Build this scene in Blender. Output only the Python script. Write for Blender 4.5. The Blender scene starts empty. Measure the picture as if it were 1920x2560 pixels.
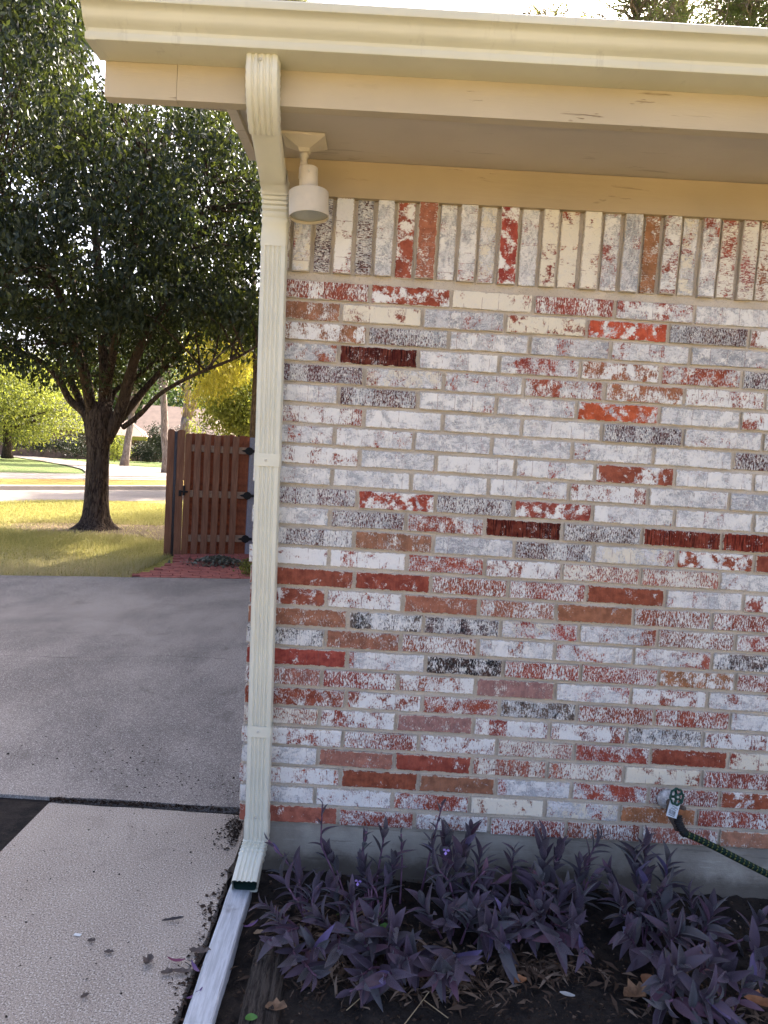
import bpy, math, random
import numpy as np
from mathutils import Matrix, Vector, Euler
random.seed(7); RS = np.random.RandomState(11)
S = bpy.context.scene; COL = S.collection
R_ = math.radians
# ------------------------------------------------------------------ camera
CAM = np.array([0.4039, -2.4053, 1.4139]); YAW, PIT, ROL = -.0106, -.0808, .0615; FPX = 1850.5
_F = np.array([-math.sin(YAW)*math.cos(PIT), math.cos(YAW)*math.cos(PIT), math.sin(PIT)])
_R = np.array([math.cos(YAW), math.sin(YAW), 0.]); _U = np.cross(_R, _F)
CR = _R*math.cos(ROL)+_U*math.sin(ROL); CU = -_R*math.sin(ROL)+_U*math.cos(ROL)
cd = bpy.data.cameras.new('camera'); cam = bpy.data.objects.new('camera', cd); COL.objects.link(cam)
cd.sensor_fit = 'VERTICAL'; cd.sensor_height = 24; cd.lens = FPX/2560*24; cd.clip_start = .05; cd.clip_end = 900
cam.matrix_world = Matrix(((CR[0], CU[0], -_F[0], CAM[0]), (CR[1], CU[1], -_F[1], CAM[1]), (CR[2], CU[2], -_F[2], CAM[2]), (0, 0, 0, 1)))
S.camera = cam
# ------------------------------------------------------------------ sky, sun, exposure
SUN_EL, SUN_AZ = 40., 28.       # azimuth clockwise from +Y (toward +X)
w = bpy.data.worlds.new('World'); S.world = w; w.use_nodes = True; wn = w.node_tree.nodes; wl = w.node_tree.links
wn.clear(); sky = wn.new('ShaderNodeTexSky'); sky.sky_type = 'NISHITA'; sky.sun_disc = False
sky.sun_elevation = R_(SUN_EL); sky.sun_rotation = R_(SUN_AZ); sky.air_density = .45; sky.dust_density = 6.0; sky.ozone_density = 1.0
bg = wn.new('ShaderNodeBackground'); bg.inputs[1].default_value = .11; wo = wn.new('ShaderNodeOutputWorld')
wl.new(sky.outputs[0], bg.inputs[0]); wl.new(bg.outputs[0], wo.inputs[0])
sd = bpy.data.lights.new('sun', 'SUN'); sd.energy = 2.9; sd.angle = R_(.6); sd.color = (1, .90, .74)
sun = bpy.data.objects.new('sun', sd); COL.objects.link(sun)
to = Vector((math.sin(R_(SUN_AZ))*math.cos(R_(SUN_EL)), math.cos(R_(SUN_AZ))*math.cos(R_(SUN_EL)), math.sin(R_(SUN_EL))))
sun.rotation_euler = to.to_track_quat('Z', 'Y').to_euler()
S.view_settings.view_transform = 'Standard'; S.view_settings.look = 'None'; S.view_settings.gamma = 1
S.view_settings.exposure = 2.9; S.view_settings.use_curve_mapping = False
S.render.engine = 'CYCLES'; S.cycles.max_bounces = 8; S.cycles.transparent_max_bounces = 8
S.cycles.sample_clamp_indirect = 6

# ------------------------------------------------------------------ helpers: pixel -> point on a real plane
def ray(px, py): return (px-960)/FPX*CR-(py-1280)/FPX*CU+_F
def aty(px, py, y):
    d = ray(px, py); return CAM+(y-CAM[1])/d[1]*d
def atz(px, py, z):
    d = ray(px, py); return CAM+(z-CAM[2])/d[2]*d
def atd(px, py, dist):          # point at a forward distance
    return CAM+dist*ray(px, py)
# ------------------------------------------------------------------ node helper
class NT:
    def __init__(s, name, rough=.7, spec=.3):
        s.m = bpy.data.materials.new(name); s.m.use_nodes = True; s.t = s.m.node_tree; s.t.nodes.clear()
        s.out = s.t.nodes.new('ShaderNodeOutputMaterial'); s.b = s.t.nodes.new('ShaderNodeBsdfPrincipled')
        s.t.links.new(s.b.outputs[0], s.out.inputs[0]); s.b.inputs['Roughness'].default_value = rough
        s.b.inputs['Specular IOR Level'].default_value = spec
    def N(s, t): return s.t.nodes.new(t)
    def put(s, sock, v):
        if isinstance(v, bpy.types.NodeSocket): s.t.links.new(v, sock)
        elif isinstance(v, (int, float)): sock.default_value = v
        else:
            n = len(sock.default_value); v = tuple(v)
            sock.default_value = v[:n] if len(v) >= n else v+(1,)*(n-len(v))
    def obj(s): return s.N('ShaderNodeTexCoord').outputs['Object']
    def pos(s): return s.N('ShaderNodeNewGeometry').outputs['Position']
    def oattr(s, n, o='Fac'):
        a = s.N('ShaderNodeAttribute'); a.attribute_type = 'OBJECT'; a.attribute_name = n; return a.outputs[o]
    def gattr(s, n, o='Fac'):
        a = s.N('ShaderNodeAttribute'); a.attribute_name = n; return a.outputs[o]
    def rnd(s): return s.N('ShaderNodeObjectInfo').outputs['Random']
    def v(s, op, a, b):
        n = s.N('ShaderNodeVectorMath'); n.operation = op; s.put(n.inputs[0], a); s.put(n.inputs[1], b); return n.outputs[0]
    def f(s, op, a, b=0., clamp=False):
        n = s.N('ShaderNodeMath'); n.operation = op; n.use_clamp = clamp; s.put(n.inputs[0], a); s.put(n.inputs[1], b); return n.outputs[0]
    def noise(s, vec, sc, det=3., ro=.5, dist=0.):
        n = s.N('ShaderNodeTexNoise'); s.put(n.inputs['Vector'], vec); s.put(n.inputs['Scale'], sc); s.put(n.inputs['Detail'], det)
        s.put(n.inputs['Roughness'], ro); s.put(n.inputs['Distortion'], dist); return n.outputs[0]
    def vor(s, vec, sc, out='Distance'):
        n = s.N('ShaderNodeTexVoronoi'); s.put(n.inputs['Vector'], vec); s.put(n.inputs['Scale'], sc); return n.outputs[out]
    def mr(s, x, a, b, c=0., d=1., smooth=True):
        n = s.N('ShaderNodeMapRange'); n.interpolation_type = 'SMOOTHSTEP' if smooth else 'LINEAR'
        for k, val in zip((0, 1, 2, 3, 4), (x, a, b, c, d)): s.put(n.inputs[k], val)
        return n.outputs[0]
    def mix(s, fac, a, b):
        n = s.N('ShaderNodeMix'); n.data_type = 'RGBA'; s.put(n.inputs[0], fac); s.put(n.inputs[6], a); s.put(n.inputs[7], b); return n.outputs[2]
    def sep(s, vec):
        n = s.N('ShaderNodeSeparateXYZ'); s.put(n.inputs[0], vec); return n.outputs
    def bump(s, h, dist, strength=1.):
        n = s.N('ShaderNodeBump'); s.put(n.inputs['Height'], h); n.inputs['Distance'].default_value = dist
        n.inputs['Strength'].default_value = strength; s.t.links.new(n.outputs[0], s.b.inputs['Normal'])
    def col(s, c): s.put(s.b.inputs['Base Color'], c)
    def set(s, k, v): s.put(s.b.inputs[k], v)

def simple(name, c, rough=.7, var=.12, sc=20., bump=0., spec=.3, metal=0., stretch=(1, 1, 1), world=False):
    n = NT(name, rough, spec); p = n.pos() if world else n.obj(); p = n.v('MULTIPLY', p, stretch)
    k = n.noise(p, sc, 5, .6); c = np.array(c)
    n.col(n.mix(n.mr(k, .3, .7), tuple(c*(1-var)), tuple(np.minimum(c*(1+var), 1))))
    n.set('Metallic', metal)
    if bump: n.bump(n.noise(p, sc*3, 5, .65), bump)
    return n.m

# --- brick -------------------------------------------------------
def brick_material():
    n = NT('painted_brick', .85, .2)
    o = n.obj(); seed = n.oattr('seed'); sv = n.N('ShaderNodeCombineXYZ'); n.put(sv.inputs[0], seed); n.put(sv.inputs[1], n.f('MULTIPLY', seed, .37)); n.put(sv.inputs[2], n.f('MULTIPLY', seed, 1.7))
    p = n.v('ADD', o, sv.outputs[0])
    ps = n.v('MULTIPLY', p, (1, 1, .30)); psw = n.v('MULTIPLY', p, (.55, 1, 1.2))
    clay = n.oattr('clay', 'Color')
    blob = n.noise(p, 26, 6, .62, .3); blob2 = n.noise(n.v('ADD', p, (3.3, 0, 5.1)), 19, 6, .6, .5)
    fine = n.noise(ps, 300, 3, .65); fine2 = n.noise(n.v('ADD', ps, (7, 1, 2)), 330, 2, .6)
    fleck = n.noise(p, 210, 2, .6)
    stk = n.oattr('streak')
    w1 = n.f('ADD', n.sep(p)[0], n.f('MULTIPLY', n.noise(p, 30, 2), .006)); v1 = n.N('ShaderNodeTexVoronoi'); v1.voronoi_dimensions = '1D'; n.put(v1.inputs['W'], w1); n.put(v1.inputs['Scale'], 17.)
    segd = n.f('SUBTRACT', n.sep(v1.outputs['Color'])[0], .5)
    v2 = n.N('ShaderNodeTexVoronoi'); v2.voronoi_dimensions = '1D'; v2.feature = 'DISTANCE_TO_EDGE'; n.put(v2.inputs['W'], w1); n.put(v2.inputs['Scale'], 17.)
    seam = n.f('MULTIPLY', n.mr(v2.outputs['Distance'], .008, .022, 1., 0.), n.mr(n.noise(p, 35, 2), .47, .58))
    def cover(b, fn, cov, hard):
        h = n.f('ADD', n.f('MULTIPLY', b, n.f('SUBTRACT', 1., n.f('MULTIPLY', stk, .72))), n.f('MULTIPLY', fn, n.f('MULTIPLY', stk, .72)))
        h = n.f('ADD', h, n.f('MULTIPLY', n.f('SUBTRACT', fleck, .5), .22))
        t = n.f('SUBTRACT', .652, n.f('MULTIPLY', cov, .31)); t = n.f('SUBTRACT', t, n.f('MULTIPLY', segd, n.f('MULTIPLY', cov, .16)))
        return n.mr(n.f('SUBTRACT', h, t), -hard, hard)
    # clay body
    cl = n.mix(n.mr(n.noise(p, 40, 4, .6), .3, .7), n.mix(.35, clay, (0, 0, 0)), n.mix(.10, clay, (.8, .35, .2)))
    cl = n.mix(n.f('MULTIPLY', n.mr(n.noise(p, 420, 2, .6), .55, .75), .35), cl, n.mix(.5, clay, (0, 0, 0)))
    comb = n.oattr('comb'); cb = n.noise(n.v('MULTIPLY', p, (1, 1, .05)), 330, 2, .5)
    cl = n.mix(n.f('MULTIPLY', n.mr(cb, .5, .62), comb), cl, n.mix(.75, clay, (0, 0, 0)))
    # black smudge
    blk = n.f('MULTIPLY', n.mr(n.noise(n.v('ADD', p, (9, 2, 4)), 22, 6, .7), .52, .60), n.oattr('black'))
    cl = n.mix(blk, cl, (.015, .016, .02))
    # grey wash with swirls
    wv = n.noise(psw, 34, 5, .55, 2.6); sw = n.noise(p, 75, 4, .6, 3.0)
    gd = n.oattr('dark')
    ga = n.mix(gd, (.45, .465, .475), (.29, .315, .34)); gb = n.mix(gd, (.77, .765, .75), (.57, .575, .58))
    gc = n.mix(n.mr(n.f('ADD', n.f('MULTIPLY', wv, .6), n.f('MULTIPLY', n.noise(p, 16, 3, .5, .8), .4)), .42, .58), ga, gb); gc = n.mix(n.f('MULTIPLY', n.mr(sw, .54, .60), .7), gc, (.80, .79, .78))
    gc = n.mix(n.f('MULTIPLY', n.mr(n.noise(n.v('ADD', p, (1, 5, 9)), 95, 4, .7, 1.5), .57, .66), .6), gc, (.17, .165, .165))
    gc = n.mix(n.f('MULTIPLY', n.mr(fine2, .58, .68), .45), gc, n.mix(.45, clay, (.3, .26, .24)))
    gm = cover(blob2, fine2, n.oattr('grey'), .05)
    base = n.mix(n.f('MULTIPLY', gm, .95), cl, gc)
    # white layer
    cr = n.oattr('cream'); wc = n.mix(cr, (.82, .795, .755), (.76, .69, .55))
    wc = n.mix(n.f('MULTIPLY', n.mr(n.noise(p, 60, 4, .6, 1.5), .5, .7), .5), wc, n.mix(.5, wc, (.55, .56, .58)))
    wm = cover(blob, fine, n.oattr('white'), .055)
    base = n.mix(wm, base, wc)
    base = n.mix(n.f('MULTIPLY', seam, .6), base, n.mix(.6, clay, (.12, .10, .10)))
    # pits
    pit = n.mr(n.vor(p, 150), .02, .13, 1., 0.); pn = n.mr(n.noise(p, 50, 2), .5, .62)
    base = n.mix(n.f('MULTIPLY', n.f('MULTIPLY', pit, pn), .55), base, n.mix(.5, clay, (.03, .02, .02)))
    # mortar smears creeping over the edges
    half = n.sep(n.oattr('half', 'Vector')); x = n.sep(o)
    dx = n.f('SUBTRACT', half[0], n.f('ABSOLUTE', x[0])); dz = n.f('SUBTRACT', half[2], n.f('ABSOLUTE', x[2]))
    d = n.f('MINIMUM', dx, dz); d = n.f('ADD', d, n.f('MULTIPLY', n.f('SUBTRACT', n.noise(p, 60, 4, .7), .5), .020))
    mm = n.mr(d, .0005, .0022, 1., 0.)
    base = n.mix(mm, base, (.56, .49, .40))
    n.col(base)
    ht = n.f('ADD', n.f('MULTIPLY', wm, .35), n.f('MULTIPLY', fine, .4)); ht = n.f('ADD', ht, n.f('MULTIPLY', gm, .2))
    ht = n.f('ADD', ht, n.f('MULTIPLY', n.f('MULTIPLY', cb, comb), 1.2)); ht = n.f('ADD', ht, n.f('MULTIPLY', sw, .5)); ht = n.f('SUBTRACT', ht, n.f('MULTIPLY', n.f('MULTIPLY', pit, pn), .5))
    n.bump(ht, .0035, .9)
    return n.m
M_BRICK = brick_material()
def mortar_material():
    n = NT('mortar', .95, .1); p = n.pos(); k = n.noise(p, 9, 5, .6); k2 = n.noise(p, 260, 3, .7)
    c = n.mix(n.mr(k, .3, .7), (.54, .47, .38), (.66, .58, .48)); c = n.mix(n.f('MULTIPLY', n.mr(k2, .55, .7), .5), c, (.2, .16, .12))
    n.col(c); n.bump(n.f('ADD', n.noise(p, 400, 3, .7), n.f('MULTIPLY', n.noise(p, 60, 3, .6), 1.2)), .003); return n.m
M_MORTAR = mortar_material()

def concrete_material(name, a, b, speck=1., agg=.35):
    n = NT(name, .92, .2); p = n.pos(); k = n.noise(p, .9, 5, .62, .6); k2 = n.noise(n.v('MULTIPLY', p, (1, .35, 1)), 2.6, 6, .62)
    c = n.mix(n.mr(n.f('ADD', n.f('MULTIPLY', k, .6), n.f('MULTIPLY', k2, .4)), .36, .64), a, b)
    g = n.noise(p, 210, 2, .8); c = n.mix(n.f('MULTIPLY', n.mr(g, .54, .66), agg), c, (.66, .62, .57)); c = n.mix(n.f('MULTIPLY', n.mr(g, .46, .36), agg), c, (.09, .08, .075))
    s = n.mr(n.vor(p, 45), .03, .12, 1., 0.); c = n.mix(n.f('MULTIPLY', n.f('MULTIPLY', s, n.mr(n.noise(p, 11, 2), .55, .7)), .5*speck), c, (.07, .055, .05))
    st = n.mr(n.noise(p, 2.3, 6, .7, 1.), .56, .72); c = n.mix(n.f('MULTIPLY', st, .45), c, (.10, .085, .075))
    n.col(c); n.bump(n.f('ADD', g, n.f('MULTIPLY', n.noise(p, 500, 2, .6), .5)), .0006, .35); return n
nd = concrete_material('driveway_concrete', (.145, .128, .118), (.285, .252, .225), 1.2, .7); M_DRIVE = nd.m
M_WALK = concrete_material('walk_concrete', (.29, .243, .20), (.385, .33, .275), 1.3, .9).m
def foundation_material():
    n = NT('foundation_concrete', .95, .15); p = n.pos(); l = n.noise(n.v('MULTIPLY', p, (.10, 1, 1)), 42, 5, .7); k = n.noise(p, 3.5, 5, .65)
    c = n.mix(n.mr(k, .35, .65), (.27, .24, .20), (.44, .40, .335)); c = n.mix(n.f('MULTIPLY', n.mr(l, .42, .34), .45), c, (.13, .115, .095))
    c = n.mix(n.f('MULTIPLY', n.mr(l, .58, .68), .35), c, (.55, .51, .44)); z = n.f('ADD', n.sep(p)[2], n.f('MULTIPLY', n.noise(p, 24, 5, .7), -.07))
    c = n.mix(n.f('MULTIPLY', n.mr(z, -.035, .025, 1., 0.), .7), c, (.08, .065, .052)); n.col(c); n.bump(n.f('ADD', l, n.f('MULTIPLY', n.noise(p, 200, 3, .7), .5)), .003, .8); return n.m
M_FOUND = foundation_material()
M_ROAD = concrete_material('road_concrete', (.18, .15, .133), (.235, .20, .175), .2, .15).m
M_KERB = concrete_material('kerb_concrete', (.32, .27, .23), (.40, .34, .29), .2, .15).m

def wood_paint(name, c, crack=.4):
    n = NT(name, .55, .35); p = n.obj(); ps = n.v('MULTIPLY', p, (.12, 1, 1)); g = n.noise(ps, 90, 5, .7)
    k = n.noise(p, 3, 4, .5); c = np.array(c); b = n.mix(n.mr(k, .3, .7), tuple(c*.93), tuple(c*1.05))
    cr = n.f('MULTIPLY', n.mr(n.noise(n.v('MULTIPLY', p, (.10, 1, 1)), 55, 4, .6, .4), .62, .66), n.mr(n.noise(p, 4.1, 3), .47, .60))
    b = n.mix(n.f('MULTIPLY', cr, crack), b, (.16, .10, .06)); n.col(b)
    n.bump(n.f('SUBTRACT', n.f('MULTIPLY', g, .5), cr), .003, .6); return n.m
M_FASCIA = wood_paint('fascia_paint', (.52, .44, .31), .8)
M_FRIEZE = wood_paint('frieze_paint', (.42, .325, .20), .3)
M_SOFFIT = wood_paint('soffit_paint', (.53, .47, .39), .3)
def gutter_paint():
    n = NT('gutter_enamel', .3, .5); p = n.pos(); c = n.mix(n.mr(n.noise(p, 2.5, 4, .6), .3, .7), (.60, .575, .44), (.67, .645, .50))
    k = n.f('MULTIPLY', n.mr(n.noise(n.v('MULTIPLY', p, (1, .6, .08)), 34, 4, .7), .56, .72), n.mr(n.noise(p, 5, 3), .42, .6)); c = n.mix(n.f('MULTIPLY', k, .22), c, (.25, .21, .16))
    n.col(c); n.bump(n.noise(n.v('MULTIPLY', p, (1, 1.5, 1.5)), 7, 2, .5), .004, .5); return n.m
M_GUTTER = gutter_paint()
M_SPOUT = simple('downspout_enamel', (.68, .66, .54), .34, .05, 6, .001, .5)
M_SPOUT_DARK = simple('downspout_inner_shade', (.012, .035, .03), .6, .2)  # near-black stands in for the shade inside the outlet
M_LIGHT = simple('floodlight_paint', (.58, .51, .40), .5, .06, 14)
M_SCREW = simple('screw_paint', (.55, .53, .45), .35, .1)
def glass_lens():
    n = NT('frosted_lens', .35, .5); n.col((.36, .38, .33)); n.set('Coat Weight', .4); n.bump(n.noise(n.obj(), 160, 2), .001); return n.m
M_LENS = glass_lens()
M_WASP = simple('wasp_brown', (.05, .035, .025), .6)
M_SHINGLE = simple('roof_shingle', (.13, .11, .10), .9, .3, 40, .003, world=True)
M_DRIP = simple('drip_edge_metal', (.10, .115, .15), .5)

# soil / mulch
def soil_material():
    n = NT('soil', .95, .15); p = n.pos(); k = n.noise(p, 14, 6, .7); k2 = n.noise(p, 120, 4, .75)
    c = n.mix(n.mr(k, .35, .65), (.017, .015, .015), (.048, .039, .033)); c = n.mix(n.mr(k2, .58, .72), c, (.075, .055, .042))
    n.col(c); n.bump(n.f('ADD', k2, n.noise(p, 40, 4, .7)), .012, 1.); return n.m
M_SOIL = soil_material()
def grass_ground():
    n = NT('lawn_ground', .95, .1); p = n.pos(); k = n.noise(p, .45, 5, .6, .8); k2 = n.noise(p, 28, 5, .7)
    c = n.mix(n.mr(k, .38, .62), (.30, .28, .06), (.44, .36, .12)); c = n.mix(n.mr(k2, .45, .7), c, (.10, .115, .025))
    c = n.mix(n.mr(k2, .40, .28), c, (.36, .29, .12))
    # bare trampled earth round the big tree
    d = n.N('ShaderNodeVectorMath'); d.operation = 'DISTANCE'; n.put(d.inputs[0], n.v('MULTIPLY', p, (.62, 1, 0))); d.inputs[1].default_value = (-3.2*.62, 8.75, 0)
    e = n.mr(n.f('ADD', d.outputs[1], n.f('MULTIPLY', n.noise(p, 2.2, 4, .6), .9)), 1.25, 2.1, 1., 0.)
    c = n.mix(n.f('MULTIPLY', e, .85), c, n.mix(n.noise(p, 30, 4, .7), (.14, .095, .065), (.24, .17, .12)))
    n.col(c); n.bump(k2, .03, 1.); return n.m
M_LAWN = grass_ground()
def strip_grass(name, a, b):
    n = NT(name, .95, .1); p = n.pos(); k = n.noise(p, 1.1, 6, .65); k2 = n.noise(p, 20, 4, .7)
    c = n.mix(n.mr(k, .35, .65), a, b); c = n.mix(n.f('MULTIPLY', n.mr(k2, .5, .7), .5), c, tuple(np.array(a)*.45)); n.col(c); n.bump(k2, .04); return n.m
M_STRIP = strip_grass('dry_strip_grass', (.30, .19, .055), (.36, .26, .07))
M_FRONT = strip_grass('bounce_front_lawn', (.30, .235, .13), (.40, .32, .19))  # pale warm tone set for the light it bounces onto the eaves
M_FARLAWN = strip_grass('far_lawn_grass', (.085, .12, .04), (.14, .17, .055))  # tree shade over the far lawn is darkened into these greens
def blade_material():
    n = NT('grass_blades', .6, .2); h = n.gattr('tone'); c = n.mix(n.mr(h, .0, .55, smooth=False), (.21, .22, .05), (.40, .36, .13)); c = n.mix(n.mr(h, .55, 1., smooth=False), c, (.54, .46, .27))
    n.col(c); tr = n.N('ShaderNodeBsdfTranslucent'); n.put(tr.inputs[0], c); ms = n.N('ShaderNodeMixShader'); ms.inputs[0].default_value = .45
    n.t.links.new(n.b.outputs[0], ms.inputs[1]); n.t.links.new(tr.outputs[0], ms.inputs[2]); n.t.links.new(ms.outputs[0], n.out.inputs[0]); return n.m
M_BLADE = blade_material()
def leaf_material(name, dark, light, trans=.4, tcol=None, rough=.45, spec=.4):
    n = NT(name, rough, spec); h = n.gattr('tone'); c = n.mix(h, dark, light); n.col(c)
    tr = n.N('ShaderNodeBsdfTranslucent'); n.put(tr.inputs[0], n.mix(h, tcol[0], tcol[1]) if tcol else c)
    ms = n.N('ShaderNodeMixShader'); ms.inputs[0].default_value = trans
    n.t.links.new(n.b.outputs[0], ms.inputs[1]); n.t.links.new(tr.outputs[0], ms.inputs[2]); n.t.links.new(ms.outputs[0], n.out.inputs[0]); return n.m
M_LEAF = leaf_material('pear_leaves', (.015, .025, .018), (.045, .058, .034), .20, ((.03, .06, .012), (.20, .23, .03)), .5, .35)
M_LEAF2 = leaf_material('bright_leaves', (.085, .11, .03), (.16, .18, .05), .5, ((.20, .25, .03), (.46, .47, .08)))
M_LEAF3 = leaf_material('yellow_leaves', (.16, .15, .02), (.30, .24, .03), .55, ((.40, .40, .03), (.66, .56, .08)))
M_LEAF4 = leaf_material('dark_far_leaves', (.03, .05, .025), (.07, .10, .04), .35, ((.06, .12, .02), (.16, .22, .05)))
M_NEEDLE = leaf_material('pine_needles', (.12, .15, .06), (.26, .26, .08), .5, ((.3, .34, .08), (.6, .52, .12)))
M_NEEDLE2 = leaf_material('green_pine_needles', (.09, .13, .05), (.19, .22, .09), .55, ((.22, .30, .08), (.45, .50, .14)))
def bark_material(name, a, b, sc=1.):
    n = NT(name, .95, .15); p = n.obj(); ps = n.v('MULTIPLY', p, (1, 1, .22)); k = n.noise(ps, 38*sc, 5, .65, .8); v = n.vor(n.v('MULTIPLY', p, (1, 1, .2)), 30*sc)
    c = n.mix(n.mr(k, .4, .62), a, b); c = n.mix(n.mr(n.noise(p, 3, 3), .5, .7), c, n.mix(.5, a, b)); n.col(c)
    n.bump(n.f('ADD', k, n.f('MULTIPLY', v, .7)), .03, 1.); return n.m
M_BARK = bark_material('tree_bark', (.035, .024, .018), (.135, .095, .07))
M_BARK2 = bark_material('pale_bark', (.16, .12, .10), (.34, .28, .24), .5)
# purple heart
def purple_material():
    n = NT('purple_heart_leaf', .5, .35); o = n.obj(); r = n.rnd()
    c = n.mix(n.mr(r, 0, .5, smooth=False), (.060, .038, .056), (.095, .056, .082)); c = n.mix(n.mr(r, .5, .8, smooth=False), c, (.078, .072, .074))
    c = n.mix(n.mr(r, .90, .93, smooth=False), c, (.11, .045, .07)); c = n.mix(n.mr(r, .975, .976, smooth=False), c, (.13, .09, .20))
    st = n.noise(n.v('MULTIPLY', o, (14, 1, 1)), 14, 3, .5); c = n.mix(n.f('MULTIPLY', n.mr(st, .4, .7), .35), c, (.10, .085, .13))
    n.col(c); n.set('Sheen Weight', .25); n.set('Sheen Roughness', .4); n.bump(st, .0015, .6); return n.m
M_PURPLE = purple_material()
M_PSTEM = simple('purple_stem', (.15, .075, .12), .5, .35, 30)
M_FLOWER = simple('lilac_petals', (.50, .32, .75), .5, .1)
M_DEADLEAF = simple('dead_leaf', (.20, .12, .07), .85, .5, 30, .002)
M_ORANGELEAF = simple('orange_dead_leaf', (.33, .15, .07), .7, .3, 25, .002)
M_GREYLEAF = simple('curled_grey_leaf', (.13, .10, .085), .85, .4, 30, .002)
M_GREENLEAF = simple('green_weed_leaf', (.08, .20, .04), .5, .2)
def chip_material():
    n = NT('mulch_chips', .95, .1); h = n.gattr('tone'); c = n.mix(n.mr(h, 0, .6, smooth=False), (.018, .013, .011), (.075, .05, .036)); c = n.mix(n.mr(h, .72, 1, smooth=False), c, (.26, .19, .14)); n.col(c); return n.m
M_CHIP = chip_material()
M_DEBRIS = simple('dark_debris', (.022, .017, .014), .95, .4)
def board_material(name, c, dirt, sc=1.):
    n = NT(name, .8, .2); p = n.obj(); g = n.noise(n.v('MULTIPLY', p, (1, .06, 1)), 120*sc, 5, .7); k = n.noise(p, 9, 5, .7); c = np.array(c)
    b = n.mix(n.mr(g, .35, .65), tuple(c*.78), tuple(np.minimum(c*1.1, 1))); b = n.mix(n.f('MULTIPLY', n.mr(g, .62, .7), .5), b, dirt); b = n.mix(n.f('MULTIPLY', n.mr(k, .55, .75), .55), b, dirt)
    n.col(b); n.bump(g, .003); return n.m
M_BOARD = board_material('weathered_white_board', (.52, .54, .57), (.16, .15, .15))
def timber_material():
    n = NT('old_timber', .95, .1); p = n.obj(); g = n.noise(n.v('MULTIPLY', p, (1, .07, 1)), 85, 6, .75); k = n.noise(p, 20, 5, .7)
    c = n.mix(n.mr(g, .35, .62), (.022, .018, .016), (.10, .082, .068)); c = n.mix(n.f('MULTIPLY', n.mr(g, .655, .70), n.mr(k, .45, .6)), c, (.30, .25, .19)); n.col(c); n.bump(g, .012); return n.m
M_TIMBER = timber_material()
def gatewood():
    n = NT('cedar_stain', .75, .25); p = n.obj(); r = n.rnd(); g = n.noise(n.v('MULTIPLY', p, (1, 1, .05)), 70, 5, .65); k = n.noise(p, 6, 3)
    c = n.mix(n.mr(g, .3, .7), (.15, .068, .04), (.30, .15, .088)); c = n.mix(n.f('MULTIPLY', r, .45), c, (.22, .09, .04)); c = n.mix(n.f('MULTIPLY', n.mr(k, .68, .74), .6), c, (.05, .02, .012))
    n.col(c); n.bump(g, .003); return n.m
M_CEDAR = gatewood()
M_CEDAR2 = simple('cedar_back_warm_light', (.27, .085, .038), .75, .3, 12)  # back pickets redder: warm light between the pickets put into the colour
M_RAIL = simple('rail_wood', (.33, .22, .145), .8, .2, 20, .001)
M_GREYPOST = board_material('grey_post_wood', (.30, .29, .31), (.12, .12, .12))
M_IRON = simple('black_iron', (.012, .012, .012), .5)
M_STEELPOST = simple('dark_steel', (.085, .085, .095), .45, .1)
M_PAVER = simple('paver_brick', (.30, .095, .075), .9, .3, 14, .002, world=True)
M_PJOINT = simple('paver_joint', (.05, .035, .03), .95, .3, 30, world=True)
M_TAPGREEN = simple('green_enamel', (.008, .055, .04), .4, .1)
M_TAPBODY = simple('old_brass', (.10, .075, .06), .55, .4, 60, .001)
M_ESCUT = simple('painted_escutcheon', (.50, .49, .48), .7, .45, 60, .001)
M_TAG = simple('tag_paper', (.62, .68, .74), .6, .03)
M_INK = simple('ink', (.03, .03, .035), .6)
M_RUBBER = simple('black_rubber', (.012, .012, .013), .45)
def hose_material():
    n = NT('hose_fabric', .7, .2); a = n.gattr('hose', 'Vector'); s = n.sep(a)
    th = n.f('ABSOLUTE', n.f('SUBTRACT', n.f('FRACT', n.f('MULTIPLY', s[1], 5.)), .5))
    al = n.f('FRACT', n.f('MULTIPLY', s[0], 62.)); strand = n.mr(n.f('FRACT', n.f('MULTIPLY', s[1], 22.)), .5, .6)
    dash = n.f('MULTIPLY', n.f('GREATER_THAN', al, .72), strand)
    c = n.mix(n.f('MULTIPLY', n.f('GREATER_THAN', al, .5), .8), (.004, .022, .015), (.003, .007, .006))
    c = n.mix(n.f('MULTIPLY', dash, n.f('GREATER_THAN', th, .1)), c, (.24, .26, .08)); n.col(c)
    n.bump(n.noise(n.obj(), 900, 1), .001); return n.m
M_HOSE = hose_material()
M_FARBRICK = simple('far_house_brick', (.26, .15, .10), .9, .35, 3, world=True)
M_FARROOF = simple('far_roof_shingles', (.20, .145, .12), .9, .12, 2.5, world=True)
M_FARROOF2 = simple('grey_far_roof', (.07, .062, .06), .9, .2, 2.5, world=True)
M_YTRIM = simple('yellow_trim', (.42, .33, .05), .6)
M_GLASS = simple('dark_window_glass', (.03, .035, .035), .1, .1, spec=.6)
M_BLUEBIT = simple('blue_plastic', (.05, .28, .42), .4)
M_PAPER = simple('paper_scrap', (.60, .62, .62), .8)

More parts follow.
